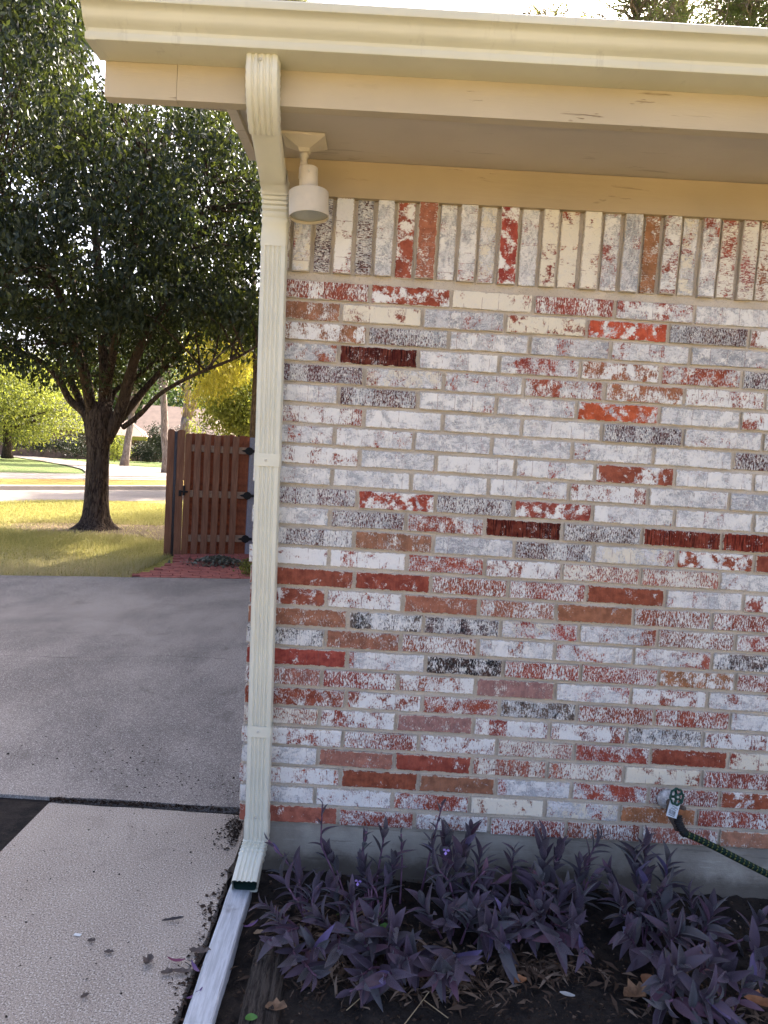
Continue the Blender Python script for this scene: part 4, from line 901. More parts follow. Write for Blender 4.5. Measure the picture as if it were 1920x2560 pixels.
# each clump: label, then stems  (tip px,py,y | base px,py | leaves | leaf length)
CL = [
 ('low purple plant sprawling over the mulch between the downspout outlet and the rotten timber', [((690, 2290, -.22), (705, 2320, -.22), (725, 2345, -.24), 5, .055), ((740, 2400, -.30), (735, 2380, -.28), (735, 2350, -.26), 5, .060), ((790, 2440, -.34), (770, 2420, -.32), (750, 2380, -.3), 4, .060), ((670, 2350, -.28), (690, 2350, -.27), (720, 2350, -.26), 4, .050), ((800, 2370, -.3), (780, 2370, -.28), (745, 2365, -.27), 5, .06)]),
 ('purple leaved plant with a sprig reaching in front of the downspout', [((671, 2100, -.10), (745, 2190, -.10), (762, 2290, -.12), 5, .045), ((742, 2165, -.12), (750, 2210, -.12), (765, 2290, -.12), 6, .070), ((700, 2185, -.11), (740, 2250, -.14), (770, 2300, -.14), 4, .07), ((790, 2200, -.10), (780, 2260, -.12), (775, 2310, -.14), 6, .062), ((660, 2260, -.16), (700, 2285, -.18), (755, 2310, -.18), 5, .060), ((715, 2330, -.26), (745, 2320, -.22), (775, 2310, -.2), 5, .06)]),
 ('purple plant with one tall thin stem rising over the bottom bricks', [((806, 2012, -.05), (802, 2110, -.05), (860, 2230, -.08), 2, .050), ((822, 2130, -.05), (840, 2170, -.06), (870, 2250, -.09), 3, .075), ((830, 2225, -.14), (850, 2270, -.16), (860, 2320, -.18), 6, .075), ((800, 2290, -.22), (830, 2320, -.24), (860, 2340, -.24), 6, .080), ((880, 2240, -.14), (880, 2280, -.16), (875, 2330, -.2), 6, .07), ((845, 2380, -.30), (850, 2350, -.28), (850, 2330, -.25), 4, .08)]),
 ('purple plant with two drooping bare stems left of the tallest clump', [((917, 2078, -.07), (905, 2130, -.07), (915, 2250, -.10), 2, .045), ((962, 2080, -.08), (950, 2150, -.08), (930, 2260, -.12), 4, .065), ((905, 2160, -.12), (910, 2200, -.13), (925, 2290, -.16), 7, .060), ((1003, 2085, -.06), (1005, 2150, -.06), (1000, 2250, -.1), 1, .04), ((985, 2150, -.12), (970, 2200, -.13), (955, 2290, -.18), 7, .070), ((930, 2300, -.24), (935, 2330, -.25), (945, 2370, -.26), 6, .085), ((980, 2320, -.26), (975, 2350, -.27), (960, 2390, -.28), 6, .085), ((895, 2330, -.28), (920, 2370, -.29), (945, 2400, -.30), 6, .085)]),
 ('tallest and densest purple plant rising in the middle of the bed', [((1175, 2075, -.09), (1160, 2150, -.10), (1150, 2290, -.14), 8, .080), ((1120, 2085, -.08), (1115, 2150, -.09), (1125, 2290, -.14), 8, .085), ((1105, 2015, -.06), (1085, 2090, -.07), (1050, 2230, -.10), 2, .040), ((1080, 2105, -.09), (1090, 2160, -.10), (1115, 2290, -.14), 6, .065), ((1200, 2140, -.10), (1190, 2200, -.12), (1165, 2300, -.16), 8, .080), ((1145, 2140, -.13), (1140, 2200, -.14), (1140, 2310, -.18), 8, .080), ((1215, 2200, -.12), (1200, 2250, -.14), (1170, 2320, -.18), 7, .080), ((1100, 2210, -.16), (1110, 2260, -.18), (1130, 2330, -.22), 7, .080), ((1060, 2260, -.20), (1080, 2300, -.22), (1110, 2340, -.24), 7, .080), ((1180, 2280, -.2), (1170, 2310, -.22), (1150, 2350, -.24), 7, .08), ((1230, 2320, -.2), (1210, 2330, -.22), (1180, 2350, -.24), 6, .08)]),
 ('low sprawling purple plant spilling onto the litter below the tallest clump', [((1010, 2400, -.33), (1040, 2390, -.31), (1080, 2380, -.28), 6, .085), ((960, 2440, -.36), (990, 2430, -.35), (1040, 2410, -.32), 6, .080), ((1090, 2440, -.38), (1090, 2410, -.34), (1080, 2380, -.3), 7, .080), ((1130, 2450, -.38), (1110, 2420, -.35), (1090, 2390, -.32), 6, .075), ((900, 2440, -.38), (930, 2420, -.36), (980, 2400, -.33), 5, .080), ((870, 2480, -.42), (910, 2470, -.40), (960, 2440, -.36), 4, .05), ((1150, 2400, -.3), (1130, 2390, -.3), (1100, 2370, -.28), 5, .08)]),
 ('small purple sprig with three upright leaves against the foundation', [((1285, 2125, -.07), (1278, 2180, -.07), (1270, 2260, -.10), 5, .062), ((1262, 2290, -.14), (1270, 2320, -.16), (1275, 2350, -.18), 6, .07), ((1255, 2380, -.25), (1265, 2360, -.24), (1275, 2345, -.2), 4, .075)]),
 ('purple plant of tall pointed leaves right of the small sprig', [((1360, 2105, -.08), (1358, 2180, -.09), (1362, 2290, -.14), 9, .085), ((1400, 2120, -.08), (1385, 2180, -.09), (1370, 2290, -.14), 7, .080), ((1330, 2200, -.12), (1345, 2250, -.14), (1362, 2300, -.16), 6, .080), ((1410, 2230, -.12), (1395, 2270, -.14), (1370, 2310, -.16), 7, .080), ((1300, 2310, -.18), (1330, 2320, -.18), (1360, 2320, -.18), 6, .075), ((1400, 2360, -.26), (1385, 2330, -.22), (1370, 2315, -.18), 6, .085), ((1350, 2270, -.2), (1355, 2300, -.2), (1360, 2330, -.2), 6, .08)]),
 ('purple plant with a long leaning stem and violet leaves near the wall middle', [((1500, 2092, -.06), (1470, 2150, -.07), (1445, 2270, -.12), 6, .060), ((1450, 2165, -.08), (1445, 2210, -.10), (1440, 2280, -.13), 6, .070), ((1450, 2250, -.14), (1440, 2290, -.16), (1425, 2330, -.18), 6, .080), ((1440, 2310, -.2), (1430, 2320, -.2), (1415, 2330, -.2), 5, .07), ((1462, 2390, -.26), (1450, 2360, -.24), (1425, 2340, -.2), 4, .05)]),
 ('big purple plant under the tap with leaves over the foundation', [((1617, 2105, -.08), (1610, 2170, -.09), (1612, 2300, -.14), 8, .082), ((1585, 2140, -.09), (1595, 2200, -.10), (1610, 2300, -.14), 7, .085), ((1668, 2160, -.09), (1660, 2220, -.11), (1645, 2310, -.16), 7, .080), ((1525, 2185, -.11), (1545, 2230, -.13), (1575, 2310, -.16), 6, .065), ((1540, 2240, -.14), (1560, 2280, -.16), (1590, 2330, -.2), 6, .07), ((1600, 2260, -.16), (1605, 2300, -.18), (1610, 2350, -.22), 8, .080), ((1660, 2270, -.16), (1650, 2310, -.18), (1635, 2350, -.22), 8, .080), ((1560, 2330, -.22), (1580, 2350, -.23), (1600, 2370, -.24), 7, .075), ((1700, 2330, -.2), (1680, 2350, -.22), (1650, 2370, -.24), 7, .08), ((1630, 2390, -.28), (1630, 2380, -.27), (1630, 2370, -.25), 6, .08)]),
 ('upright purple plant standing alone in the dark mulch right of the big one', [((1724, 2235, -.12), (1732, 2280, -.13), (1738, 2330, -.16), 6, .055), ((1775, 2280, -.16), (1765, 2320, -.18), (1745, 2350, -.2), 7, .080)]),
 ('purple plant at the front right whose leaves arch over the leaf litter', [((1700, 2420, -.34), (1690, 2440, -.35), (1680, 2490, -.38), 8, .085), ((1650, 2450, -.38), (1665, 2470, -.39), (1690, 2500, -.40), 6, .080), ((1770, 2410, -.32), (1750, 2430, -.34), (1700, 2460, -.36), 7, .080), ((1660, 2510, -.44), (1680, 2500, -.42), (1700, 2490, -.40), 5, .085), ((1780, 2500, -.40), (1750, 2490, -.40), (1710, 2480, -.38), 7, .075), ((1830, 2540, -.44), (1790, 2520, -.42), (1740, 2500, -.4), 6, .075), ((1740, 2540, -.46), (1730, 2520, -.44), (1720, 2500, -.42), 5, .08)]),
 ('purple plant at the right edge with a long horizontal stem', [((1900, 2300, -.18), (1880, 2340, -.20), (1760, 2370, -.24), 5, .080), ((1905, 2420, -.28), (1890, 2380, -.25), (1870, 2360, -.22), 3, .085), ((1870, 2450, -.36), (1850, 2490, -.38), (1830, 2520, -.4), 5, .070), ((1820, 2440, -.32), (1800, 2420, -.3), (1770, 2390, -.27), 4, .085)])]
for lab, stems in CL:
    bx, by, _ = G(*stems[0][2][:2], stems[0][2][2]); root = empty('purple_plant', (float(bx), float(by), -.03), lab, 'plant', 'purple leaved plants in the flower bed')
    for t_, m_, b_, nl, L in stems:
        B = atz(b_[0], b_[1]+12, -.03); B2 = (B[0], min(B[1], -.04), -.035)
        stem(root, [B2, tuple(G(*m_[:2], m_[2], .035)), tuple(G(*t_[:2], t_[2], .075))], nl+4, L*1.06, spread=1. if t_[1] < 2300 else 1.25, droop=0 if t_[1] < 2300 else .25)
        if nl >= 6 and t_[1] < 2380 and random.random() < .75:
            mm = G(*m_[:2], m_[2], .035)
            for k in range(random.choice((1, 2))):
                e = (mm[0]+random.gauss(0, .05), min(mm[1]-random.uniform(.02, .10), -.05), mm[2]*random.uniform(.5, 1.1)+.02); c_ = ((B2[0]+e[0])/2, (B2[1]+e[1])/2, max(e[2]*.7, .02)); stem(root, [B2, c_, e], 6, L*.95, spread=1.3, droop=.15)
def flower(px, py, y, lab):
    p = G(px, py, y); o = empty('lilac_flower', tuple(p), lab, 'flower'); 
    for k in range(3):
        a = 2*math.pi*k/3+.4; d = Vector((math.cos(a), -.35, math.sin(a))); V = [Vector(p), Vector(p)+d*.008+Vector((-math.sin(a), 0, math.cos(a)))*.005, Vector(p)+d*.013, Vector(p)+d*.008-Vector((-math.sin(a), 0, math.cos(a)))*.005]; mk('petal', [tuple(v) for v in V], [(0, 1, 2, 3)], M_FLOWER, o)
flower(895, 2204, -.19, 'small lilac flower on the left purple plants'); flower(1115, 2127, -.14, 'small lilac flower high in the tallest purple plant'); flower(1838, 2505, -.46, 'small lilac flower at the bottom right among purple leaves')
for px, py, a, lab in ((940, 2290, .5, 'round green weed leaf among the purple leaves, upper of two'), (962, 2322, -.4, 'round green weed leaf among the purple leaves, lower of two'), (1782, 2408, .9, 'pale green weed sprout beside the front right purple plant'), (628, 2550, .2, 'tiny green seedling growing on the rotten timber')):
    leafshape('weed_leaf', px, py, .06 if px in (940, 962) else -.005, .030, .024, M_GREENLEAF, a, lab)
# dead grass straws
def straw(pts, lab):
    o = mk('straw', *tube([tuple(atz(a, b, z)) for a, b, z in pts], .0013, 5), simple('straw', (.32, .24, .14), .8, .2)); tag(o, lab, 'straw')
straw([(1072, 2480, .01), (1050, 2510, .0), (1010, 2562, -.01)], 'long tan straw lying across the mulch at the bottom edge'); straw([(866, 2526, -.01), (900, 2496, .0)], 'short tan straw on the mulch left of the long one'); straw([(1060, 2500, 0), (1120, 2545, -.01)], 'tan straw crossing the long one to the right')

# ================================================================== GATE
GY = 6.70
gl = atz(412, 1388, 0); 
# the gate plane: from (-2.13,6.55) to (-1.1,7.0): follow the photograph's ground points
g0 = np.array([-2.140, 6.55]); g1 = np.array([-1.125, 6.98]); gd = (g1-g0)/np.linalg.norm(g1-g0); gn = np.array([gd[1], -gd[0]]); ga = math.atan2(gd[1], gd[0]); GW = float(np.linalg.norm(g1-g0))
def gpx(px):           # distance along the gate line for an image column (at mid height)
    lo_, hi_ = -1., 3.
    for _ in range(40):
        m = (lo_+hi_)/2; d = np.array([*(g0+gd*m), .75])-CAM; q = 960+FPX*(d@CR)/(d@_F)
        if q < px: lo_ = m
        else: hi_ = m
    return (lo_+hi_)/2
def gobj(name, b, mat, par, smooth=False):
    V = [(*(g0+gd*v[0]+gn*(-v[1])), v[2]) for v in b.V]; return mk(name, V, b.F, mat, par, smooth)
def dogear(x0, x1, y0, y1, z0, z1):
    c = (x1-x0)*.28; P = [(x0, z0), (x1, z0), (x1, z1-c*.9), (x1-c*.35, z1-c*.25), (x1-c, z1), (x0+c, z1), (x0+c*.35, z1-c*.25), (x0, z1-c*.9)]; n = len(P)
    b = MB(); b.add([(x, y0, z) for x, z in P]+[(x, y1, z) for x, z in P], [tuple(range(n)), tuple(range(n, 2*n))[::-1]]+[(i, n+i, n+(i+1) % n, (i+1) % n) for i in range(n)]); return b
# y local: negative = toward camera
gate = empty('wooden_gate', (*(g0+gd*.7), 0), 'reddish brown wooden picket gate with black hinges beside the big tree', 'gate')
GH = 1.50
fx = [459, 483, 507, 531, 554, 577]     # left edges of the front pickets in the photo
for k, px in enumerate(fx):
    a = gpx(px-1); gobj('picket', dogear(a, a+.075, -.022, -.004, .012+random.uniform(-.004, .004), GH+random.uniform(-.01, .01)), M_CEDAR, gate)
for px in (477, 501, 524, 548, 571, 598, 609):
    a = gpx(px)-.02; gobj('picket', dogear(a, a+.085, .036, .054, .015, GH-.0+random.uniform(-.01, .01)), M_CEDAR2, gate)
a0, a1 = gpx(462), gpx(622)
for z in (1.32, .76, .21): gobj('rail', MB().box(a0, a1-.01, -.003, .035, z-.042, z+.042, .002), M_RAIL, gate)
def hinge(z, k):
    a = gpx(597); L0 = gpx(636); c = gpx(617.5); P = [(a, 0), (a+.03, .012), (c-.055, .015), (c-.035, .040), (c, .052), (c+.03, .038), (c+.045, .018), (L0, .014), (L0, -.014), (c+.045, -.018), (c+.03, -.038), (c, -.052), (c-.035, -.040), (c-.055, -.015), (a+.03, -.012)]
    n = len(P); b = MB(); b.add([(x, -.030, z+h) for x, h in P]+[(x, -.024, z+h) for x, h in P], [tuple(range(n))[::-1], tuple(range(n, 2*n))]+[(i, (i+1) % n, n+(i+1) % n, n+i) for i in range(n)])
    gobj('hinge', b, M_IRON, gate)
for k, z in enumerate((1.32, .76, .21)): hinge(z, k)
al = gpx(456); gobj('latch', MB().box(al-.03, al+.06, -.036, -.024, .775, .795, .002).box(al+.0, al+.022, -.05, -.036, .74, .86, .003).box(al-.05, al-.02, -.045, -.02, .73, .80, .003), M_IRON, gate)
# left fence piece: two pickets, rails, steel post
fen = empty('fence_panel', (*(g0+gd*.1), 0), 'narrow wooden fence panel with steel post left of the gate', 'fence')
for px, wd in ((414, .078), (438, .088)):
    a = gpx(px); gobj('picket', dogear(a, a+wd, -.024, -.004, .0, GH+.03), M_CEDAR, fen)
a = gpx(428); gobj('steel_post', MB().tube([(a+.03, .02, -.1), (a+.03, .02, GH+.01)], .028, 12), M_STEELPOST, fen, True)
for z in (1.36, .80, .30): gobj('rail', MB().box(gpx(416), gpx(455), -.003, .035, z-.05, z+.05, .002), M_RAIL, fen)
gp = empty('gate_post', (*(g0+gd*GW), 0), 'weathered grey square post carrying the gate hinges', 'post')
ap = gpx(619.5); gobj('post', MB().box(ap, ap+.089, -.020, .069, -.1, GH-.01, .004), M_GREYPOST, gp)
fr = empty('rear_fence', (*(g0+gd*(GW+.5)), 0), 'wooden fence between the grey gate post and the house', 'fence')
x = ap+.10
while x < ap+1.05: gobj('picket', dogear(x, x+.088, -.02, -.002, .01, GH), M_CEDAR, fr); x += .10
gobj('rail', MB().box(ap+.095, ap+1.1, 0, .035, .70, .79), M_RAIL, fr)
# stone / green weeds at the gate's right base
# ================================================================== TREES
def leaves_cloud(name, C, size, mat, parent, per, spread, kind='stuff', asp=.42, droop=.5, tone=None, fold=.35):
    C = np.asarray(C); n = len(C)*per; c = np.repeat(C, per, 0)+RS.normal(0, 1, (n, 3))*np.array(spread)
    d = RS.normal(0, 1, (n, 3)); d[:, 2] -= droop*1.6; d /= np.linalg.norm(d, axis=1)[:, None]
    r = RS.normal(0, 1, (n, 3)); s = np.cross(d, r); s /= np.linalg.norm(s, axis=1)[:, None]; u = np.cross(d, s)
    L = (size*RS.uniform(.7, 1.25, n))[:, None]; W = L*asp*.5
    b = c; t = c+d*L+u*L*.12; m1 = c+d*L*.45+s*W-u*W*fold*-1; m2 = c+d*L*.45-s*W+u*W*fold; m1 = c+d*L*.45+s*W+u*W*fold; mid = c+d*L*.5-u*L*.08
    V = np.stack([b, m1, t, mid, m2], 1).reshape(-1, 3); k = np.arange(n)*5
    F = np.concatenate([np.stack([k, k+1, k+2, k+3], 1), np.stack([k, k+3, k+2, k+4], 1)])
    tn = np.repeat(np.clip((RS.rand(len(C))[:, None]*.5+RS.rand(len(C), per)*.5).ravel() if tone is None else tone(n), 0, 1), 5)
    o = mk(name, V, F, mat, parent, True, {'tone': ('FLOAT', 'POINT', tn)})
    if kind: o['kind'] = kind
    return o
def bez(a, b, bend, k=8, jit=0.):
    a, b = np.array(a, float), np.array(b, float); m = (a+b)/2+np.array(bend); P = [(1-t)**2*a+2*t*(1-t)*m+t*t*b for t in np.linspace(0, 1, k)]
    return [p+(RS.normal(0, jit, 3) if 0 < i < k-1 else 0) for i, p in enumerate(P)]

big = empty('pear_tree', (-3.86, 8.76, 0), 'large dark green tree with ridged forking trunk on the lawn beside the driveway', 'tree')
def bigtree():
    bx, by = -3.835, 8.79; D0 = 11.15
    tp_ = lambda px, py, dd=0.: atd(px, py, D0+dd)
    # trunk with root flare
    V = []; F = []; n = 28; prof = [(-.05, .38), (.02, .29), (.09, .225), (.2, .19), (.4, .170), (.7, .160), (1.0, .157), (1.25, .162), (1.45, .178), (1.6, .195), (1.75, .19), (1.9, .15)]
    for z, r in prof:
        q = tp_(232+(0 if z < 1 else (z-1)*6), 1318-z*166); cx, cy = bx+(z*.012), by
        for k in range(n):
            a = 2*math.pi*k/n; rr = r*(1+.045*math.sin(a*7+z*1.5)+.03*math.sin(a*13-z*2)+(.16*max(0, .25-z)*4*math.sin(a*5+1)))
            V.append((cx+rr*math.cos(a), cy+rr*math.sin(a)*.95, z))
    for i in range(len(prof)-1):
        for k in range(n): F.append((i*n+k, i*n+(k+1) % n, (i+1)*n+(k+1) % n, (i+1)*n+k))
    F.append(tuple((len(prof)-1)*n+k for k in range(n)))
    mk('trunk', V, F, M_BARK, big, True)
    tips = []
    def limb(pts, r0, r1, par=big):
        P = [np.array(p) for p in pts]; Q = []
        for i in range(len(P)-1):
            for t in np.linspace(0, 1, 6)[:-1]:
                p0 = P[max(i-1, 0)]; p3 = P[min(i+2, len(P)-1)]; Q.append(.5*(2*P[i]+(-p0+P[i+1])*t+(2*p0-5*P[i]+4*P[i+1]-p3)*t*t+(-p0+3*P[i]-3*P[i+1]+p3)*t**3))
        Q.append(P[-1]); m = len(Q); o = mk('limb', *tube([tuple(q) for q in Q], [.78*(r0+(r1-r0)*(i/(m-1))**.8) for i in range(m)], 10), M_BARK, par, True); return Q
    Ls = []
    # photographed limbs (px,py, depth offset)
    Ls.append(limb([tp_(243, 1110), tp_(262, 1010, .0), tp_(262, 900, .1), tp_(250, 770, .3), tp_(240, 600, .5), tp_(200, 380, .6), tp_(140, 130, .6)], .17, .035))
    Ls.append(limb([tp_(262, 1100), tp_(300, 1030, -.1), tp_(325, 940, -.3), tp_(350, 870, -.5), tp_(420, 760, -.9), tp_(480, 620, -1.2), tp_(520, 470, -1.4)], .15, .03))
    Ls.append(limb([tp_(300, 1050, -.05), tp_(352, 985, .2), tp_(410, 920, .5), tp_(455, 870, .8), tp_(520, 760, 1.2), tp_(600, 600, 1.6)], .085, .03))
    Ls.append(limb([tp_(308, 1068), tp_(350, 1036, -.2), tp_(400, 985, -.5), tp_(470, 945, -.8), tp_(540, 915, -1.0), tp_(600, 890, -1.2), tp_(650, 860, -1.3)], .055, .018))
    Ls.append(limb([tp_(228, 1110), tp_(215, 1040, .1), tp_(175, 1000, .2), tp_(140, 940, .3), tp_(80, 890, .3), tp_(-20, 860, .2), tp_(-120, 820, 0)], .10, .03))
    Ls.append(limb([tp_(240, 1080), tp_(220, 960, .4), tp_(205, 880, .6), tp_(180, 700, 1.0), tp_(120, 500, 1.3), tp_(60, 300, 1.4)], .11, .03))
    Ls.append(limb([tp_(275, 1010, .1), tp_(290, 975, .2), tp_(345, 940, .5), tp_(400, 880, 1.0), tp_(440, 760, 1.3), tp_(470, 600, 1.5)], .06, .02))
    Ls.append(limb([tp_(235, 1070), tp_(200, 900, -.6), tp_(140, 720, -1.2), tp_(60, 560, -1.6), tp_(-40, 420, -1.8)], .10, .03))
    Ls.append(limb([tp_(225, 1060, .1), tp_(150, 900, .8), tp_(40, 740, 1.4), tp_(-80, 600, 1.8)], .09, .03))
    Ls.append(limb([tp_(260, 1000), tp_(300, 800, -.8), tp_(340, 600, -1.4), tp_(380, 420, -1.6)], .09, .03))
    Ls.append(limb([tp_(262, 900, .1), tp_(310, 700, .6), tp_(350, 480, .9), tp_(370, 250, 1.0)], .08, .02))
    allp = np.array([q for L in Ls for q in L[4:]])
    # crown profile: radius and centre per height
    zs = [1.95, 2.6, 3.1, 4.0, 5.2, 6.2, 7.0, 7.8, 8.8]; rad = [.6, 2.05, 2.9, 3.35, 3.2, 2.7, 1.75, 1.15, .4]; cxs = [-5.1, -4.2, -3.95, -3.9, -4.0, -4.2, -4.75, -5.3, -5.5]
    C = []
    while len(C) < 2200:
        z = RS.uniform(2.2, 8.7); r = np.interp(z, zs, rad); cx = np.interp(z, zs, cxs); a = RS.uniform(0, 2*math.pi); q = RS.rand()**.42
        x, y = cx+r*q*math.cos(a), by+r*q*math.sin(a)
        # clumped: keep by a smooth pseudo-noise so there are gaps
        nz = math.sin(x*2.3+z*1.9)+math.sin(y*2.7-z*2.4+1)+math.sin(x*4.1+y*3.3+z*3.7)
        if nz < (-.1 if x < -4.3 else -1.1) and RS.rand() < .85: continue
        if z > 6.3+.45*(y-by) and x > -4.25-.42*(y-by): continue
        # lower right is open above the gate, lower left shows the neighbour's trees
        if z < 3.0 and x > -2.6 and RS.rand() < .9: continue
        if z < 2.75 and RS.rand() < .6: continue
        if z < 2.8 and math.hypot(x+3.9, y-by) < 1.2 and RS.rand() < .75: continue
        C.append((x, y, z+RS.normal(0, .05)))
    C = np.array(C)
    # thin branches from the limbs to the leaf clusters
    b = MB(); sel = RS.choice(len(C), 520, replace=False)
    for i in sel:
        p = C[i]; d = np.linalg.norm(allp-p-np.array([0, 0, -.3]), axis=1); q = allp[d.argmin()]
        if np.linalg.norm(q-p) < .15: continue
        b.tube([tuple(v) for v in bez(q, p, (0, 0, .12*np.linalg.norm(q-p)), 5, .02)], [.018, .014, .011, .008, .004], 5, False)
    tag(b.go('branches', M_BARK, big, True), kind='stuff')
    leaves_cloud('crown', C, .085, M_LEAF, big, 58, (.115, .115, .12), asp=.5, droop=.9)
    # pruned knots on the trunk
    for px, py in ((227, 1030), (251, 1074)):
        p = tp_(px, py, -.20); V, F = lathe(0, 0, [(.030, -.02), (.030, .012), (.018, .018), (.010, .004)], 12, Matrix.Translation(tuple(p)) @ Matrix.Rotation(R_(90), 4, 'X')); mk('knot', V, F, M_BARK, big, True)
bigtree()

def fartree(name, base, H, Rr, zc, mat, bark, lab, n=260, per=40, leaf=.16, lean=(0, 0), fork=3, group=None, trunk=.16, pts=None, asp=.5, spread=.30, low=.45):
    bx, by, bz = base; root = empty(name, base, lab, 'tree', group); top = np.array([bx+lean[0], by+lean[1], bz+zc])
    mk('trunk', *tube([tuple(p) for p in bez(base, top, (lean[0]*.2, 0, 0), 8, .03)], [trunk*1.25]+[trunk*(1-.5*i/7) for i in range(1, 8)], 10), bark, root, True)
    b = MB()
    for k in range(fork*4):
        a = 2*math.pi*k/(fork*4)+RS.rand(); q = top+np.array([math.cos(a)*Rr*.7, math.sin(a)*Rr*.7, RS.uniform(-.1, .8)*(H-zc)]); s_ = np.array(base)+(top-np.array(base))*RS.uniform(.55, 1)
        b.tube([tuple(p) for p in bez(s_, q, (0, 0, .15), 6, .05)], [trunk*.5*(1-.8*i/5) for i in range(6)], 6, False)
    b.go('limbs', bark, root, True)
    C = []
    while len(C) < n:
        v = RS.normal(0, 1, 3); v /= np.linalg.norm(v); q = RS.rand()**.38; p = top+np.array([v[0]*Rr*q, v[1]*Rr*q, v[2]*(H-zc)*q*(1 if v[2] > 0 else low)+(.15*Rr)])
        if math.sin(p[0]*1.9+p[2]*1.4)+math.sin(p[1]*1.7-p[2]*2.0)+math.sin(p[0]*3+p[2]*3.1) < -.9: continue
        C.append(p)
    leaves_cloud('crown', C, leaf, mat, root, per, (spread, spread, spread*.8), asp=asp, droop=.5); return root
GT = 'trees across the street'
def gp_(px, py, z=0.): return atz(px, py, z)
def G_(px, d, z): p = atd(px, 1100, d); return (float(p[0]), float(p[1]), z)
# left neighbour tree, sunlit, hanging low; its trunk at the left edge
fartree('far_tree', tuple(map(float, atz(18, 1145, -.3))), 5.8, 5.2, 2.9, M_LEAF2, M_BARK, 'sunlit light green tree across the street at the left edge, dark short trunk', 560, 50, .17, group=GT, trunk=.30, spread=.34, low=1.0)
fartree('far_tree', G_(312, 40, -.3), 7.5, 2.6, 5.0, M_LEAF4, M_BARK2, 'grey trunked tree in front of the yellow trimmed house', 240, 40, .16, lean=(.5, 0), group=GT, trunk=.22, spread=.35)
fartree('far_tree', G_(418, 31, -.12), 8.5, 2.6, 5.8, M_LEAF4, M_BARK2, 'slim grey tree just left of the gate, across the street', 150, 40, .15, lean=(-.3, 0), group=GT, trunk=.18, spread=.35)
def palefork():
    b0 = G_(462, 26, 0); root = empty('far_tree', b0, 'pale barked forked tree rising behind the wooden gate', 'tree', GT)
    P = lambda px, py, d=26: tuple(atd(px, py, d))
    mk('trunk', *tube([b0, P(461, 1120), P(464, 1070), P(466, 1045)], [.24, .21, .19, .17], 12), M_BARK2, root, True)
    mk('limb', *tube([P(463, 1062), P(467, 1010), P(470, 960), P(473, 930)], [.13, .115, .11, .10], 10), M_BARK2, root, True)
    mk('limb', *tube([P(467, 1060), P(484, 1010), P(500, 965), P(512, 935)], [.11, .10, .08, .06], 10), M_BARK2, root, True)
    mk('limb', *tube([P(462, 978), P(450, 962), P(440, 950)], [.05, .045, .04], 8), M_BARK2, root, True)
    C = [np.array(P(RS.uniform(380, 620), RS.uniform(760, 955), 26+RS.uniform(-2, 2))) for _ in range(110)]
    leaves_cloud('crown', C, .16, M_LEAF4, root, 34, (.3, .3, .25)); C = [np.array(P(480+RS.normal(0, 8), 1085+RS.normal(0, 14), 25.7)) for _ in range(7)]
    leaves_cloud('sucker_leaves', C, .12, M_LEAF2, root, 20, (.1, .1, .12))
palefork()
fartree('far_tree', G_(610, 22, 0), 4.2, 1.25, 2.3, M_LEAF2, M_BARK, 'bushy bright green tree behind the gate beside the downspout', 230, 42, .12, group=GT, trunk=.14, spread=.26)
# yellow feathery tree between
def yellow():
    b0 = G_(640, 20, 0); root = empty('feathery_yellow_tree', b0, 'golden yellow feathery tree glowing behind the gate', 'tree')
    mk('trunk', *tube([b0, (b0[0], b0[1], 3.2), (b0[0]-.3, b0[1], 6)], [.2, .16, .05], 10), M_BARK, root, True)
    C = []; b = MB()
    for k in range(26):
        y0 = RS.uniform(780, 965); x0 = 640; L = RS.uniform(60, 190); q = atd(x0-L, y0+L*.18+RS.uniform(-10, 30), 20+RS.uniform(-1.5, 1.5)); s = atd(x0+20, y0-60, 20)
        if q[2] < 2.0: continue
        Pp = bez(s, q, (0, 0, .1), 7, .03); b.tube([tuple(p) for p in Pp], [.03, .025, .02, .015, .012, .008, .005], 5, False); C += Pp[2:]
        C += [p+np.array([RS.normal(0, .12), RS.normal(0, .15), -RS.rand()*.2]) for p in Pp[3:]]
    b.go('limbs', M_BARK, root); leaves_cloud('crown', C, .13, M_LEAF3, root, 60, (.16, .2, .16), asp=.16, droop=1.0, fold=.1)
yellow()
# background belt of trees far behind everything
for k, (px, d, H, Rr, lab) in enumerate(((-160, 75, 11, 8, 'dark rounded tree far behind at the left of the frame'), (90, 80, 9, 8, 'dark rounded tree far behind the dark left house'), (250, 85, 10, 8, 'dark rounded tree far behind directly above the big trunk'), (400, 88, 11, 9, 'dark rounded tree far behind the pale roof'), (600, 82, 11, 8, 'dark rounded tree far behind the gate post'))):
    fartree('background_tree', G_(px, d, -.75), H, Rr, 4.5, M_LEAF4, M_BARK, lab, 230, 40, .42, trunk=.4, group='trees far behind the houses', spread=.9)
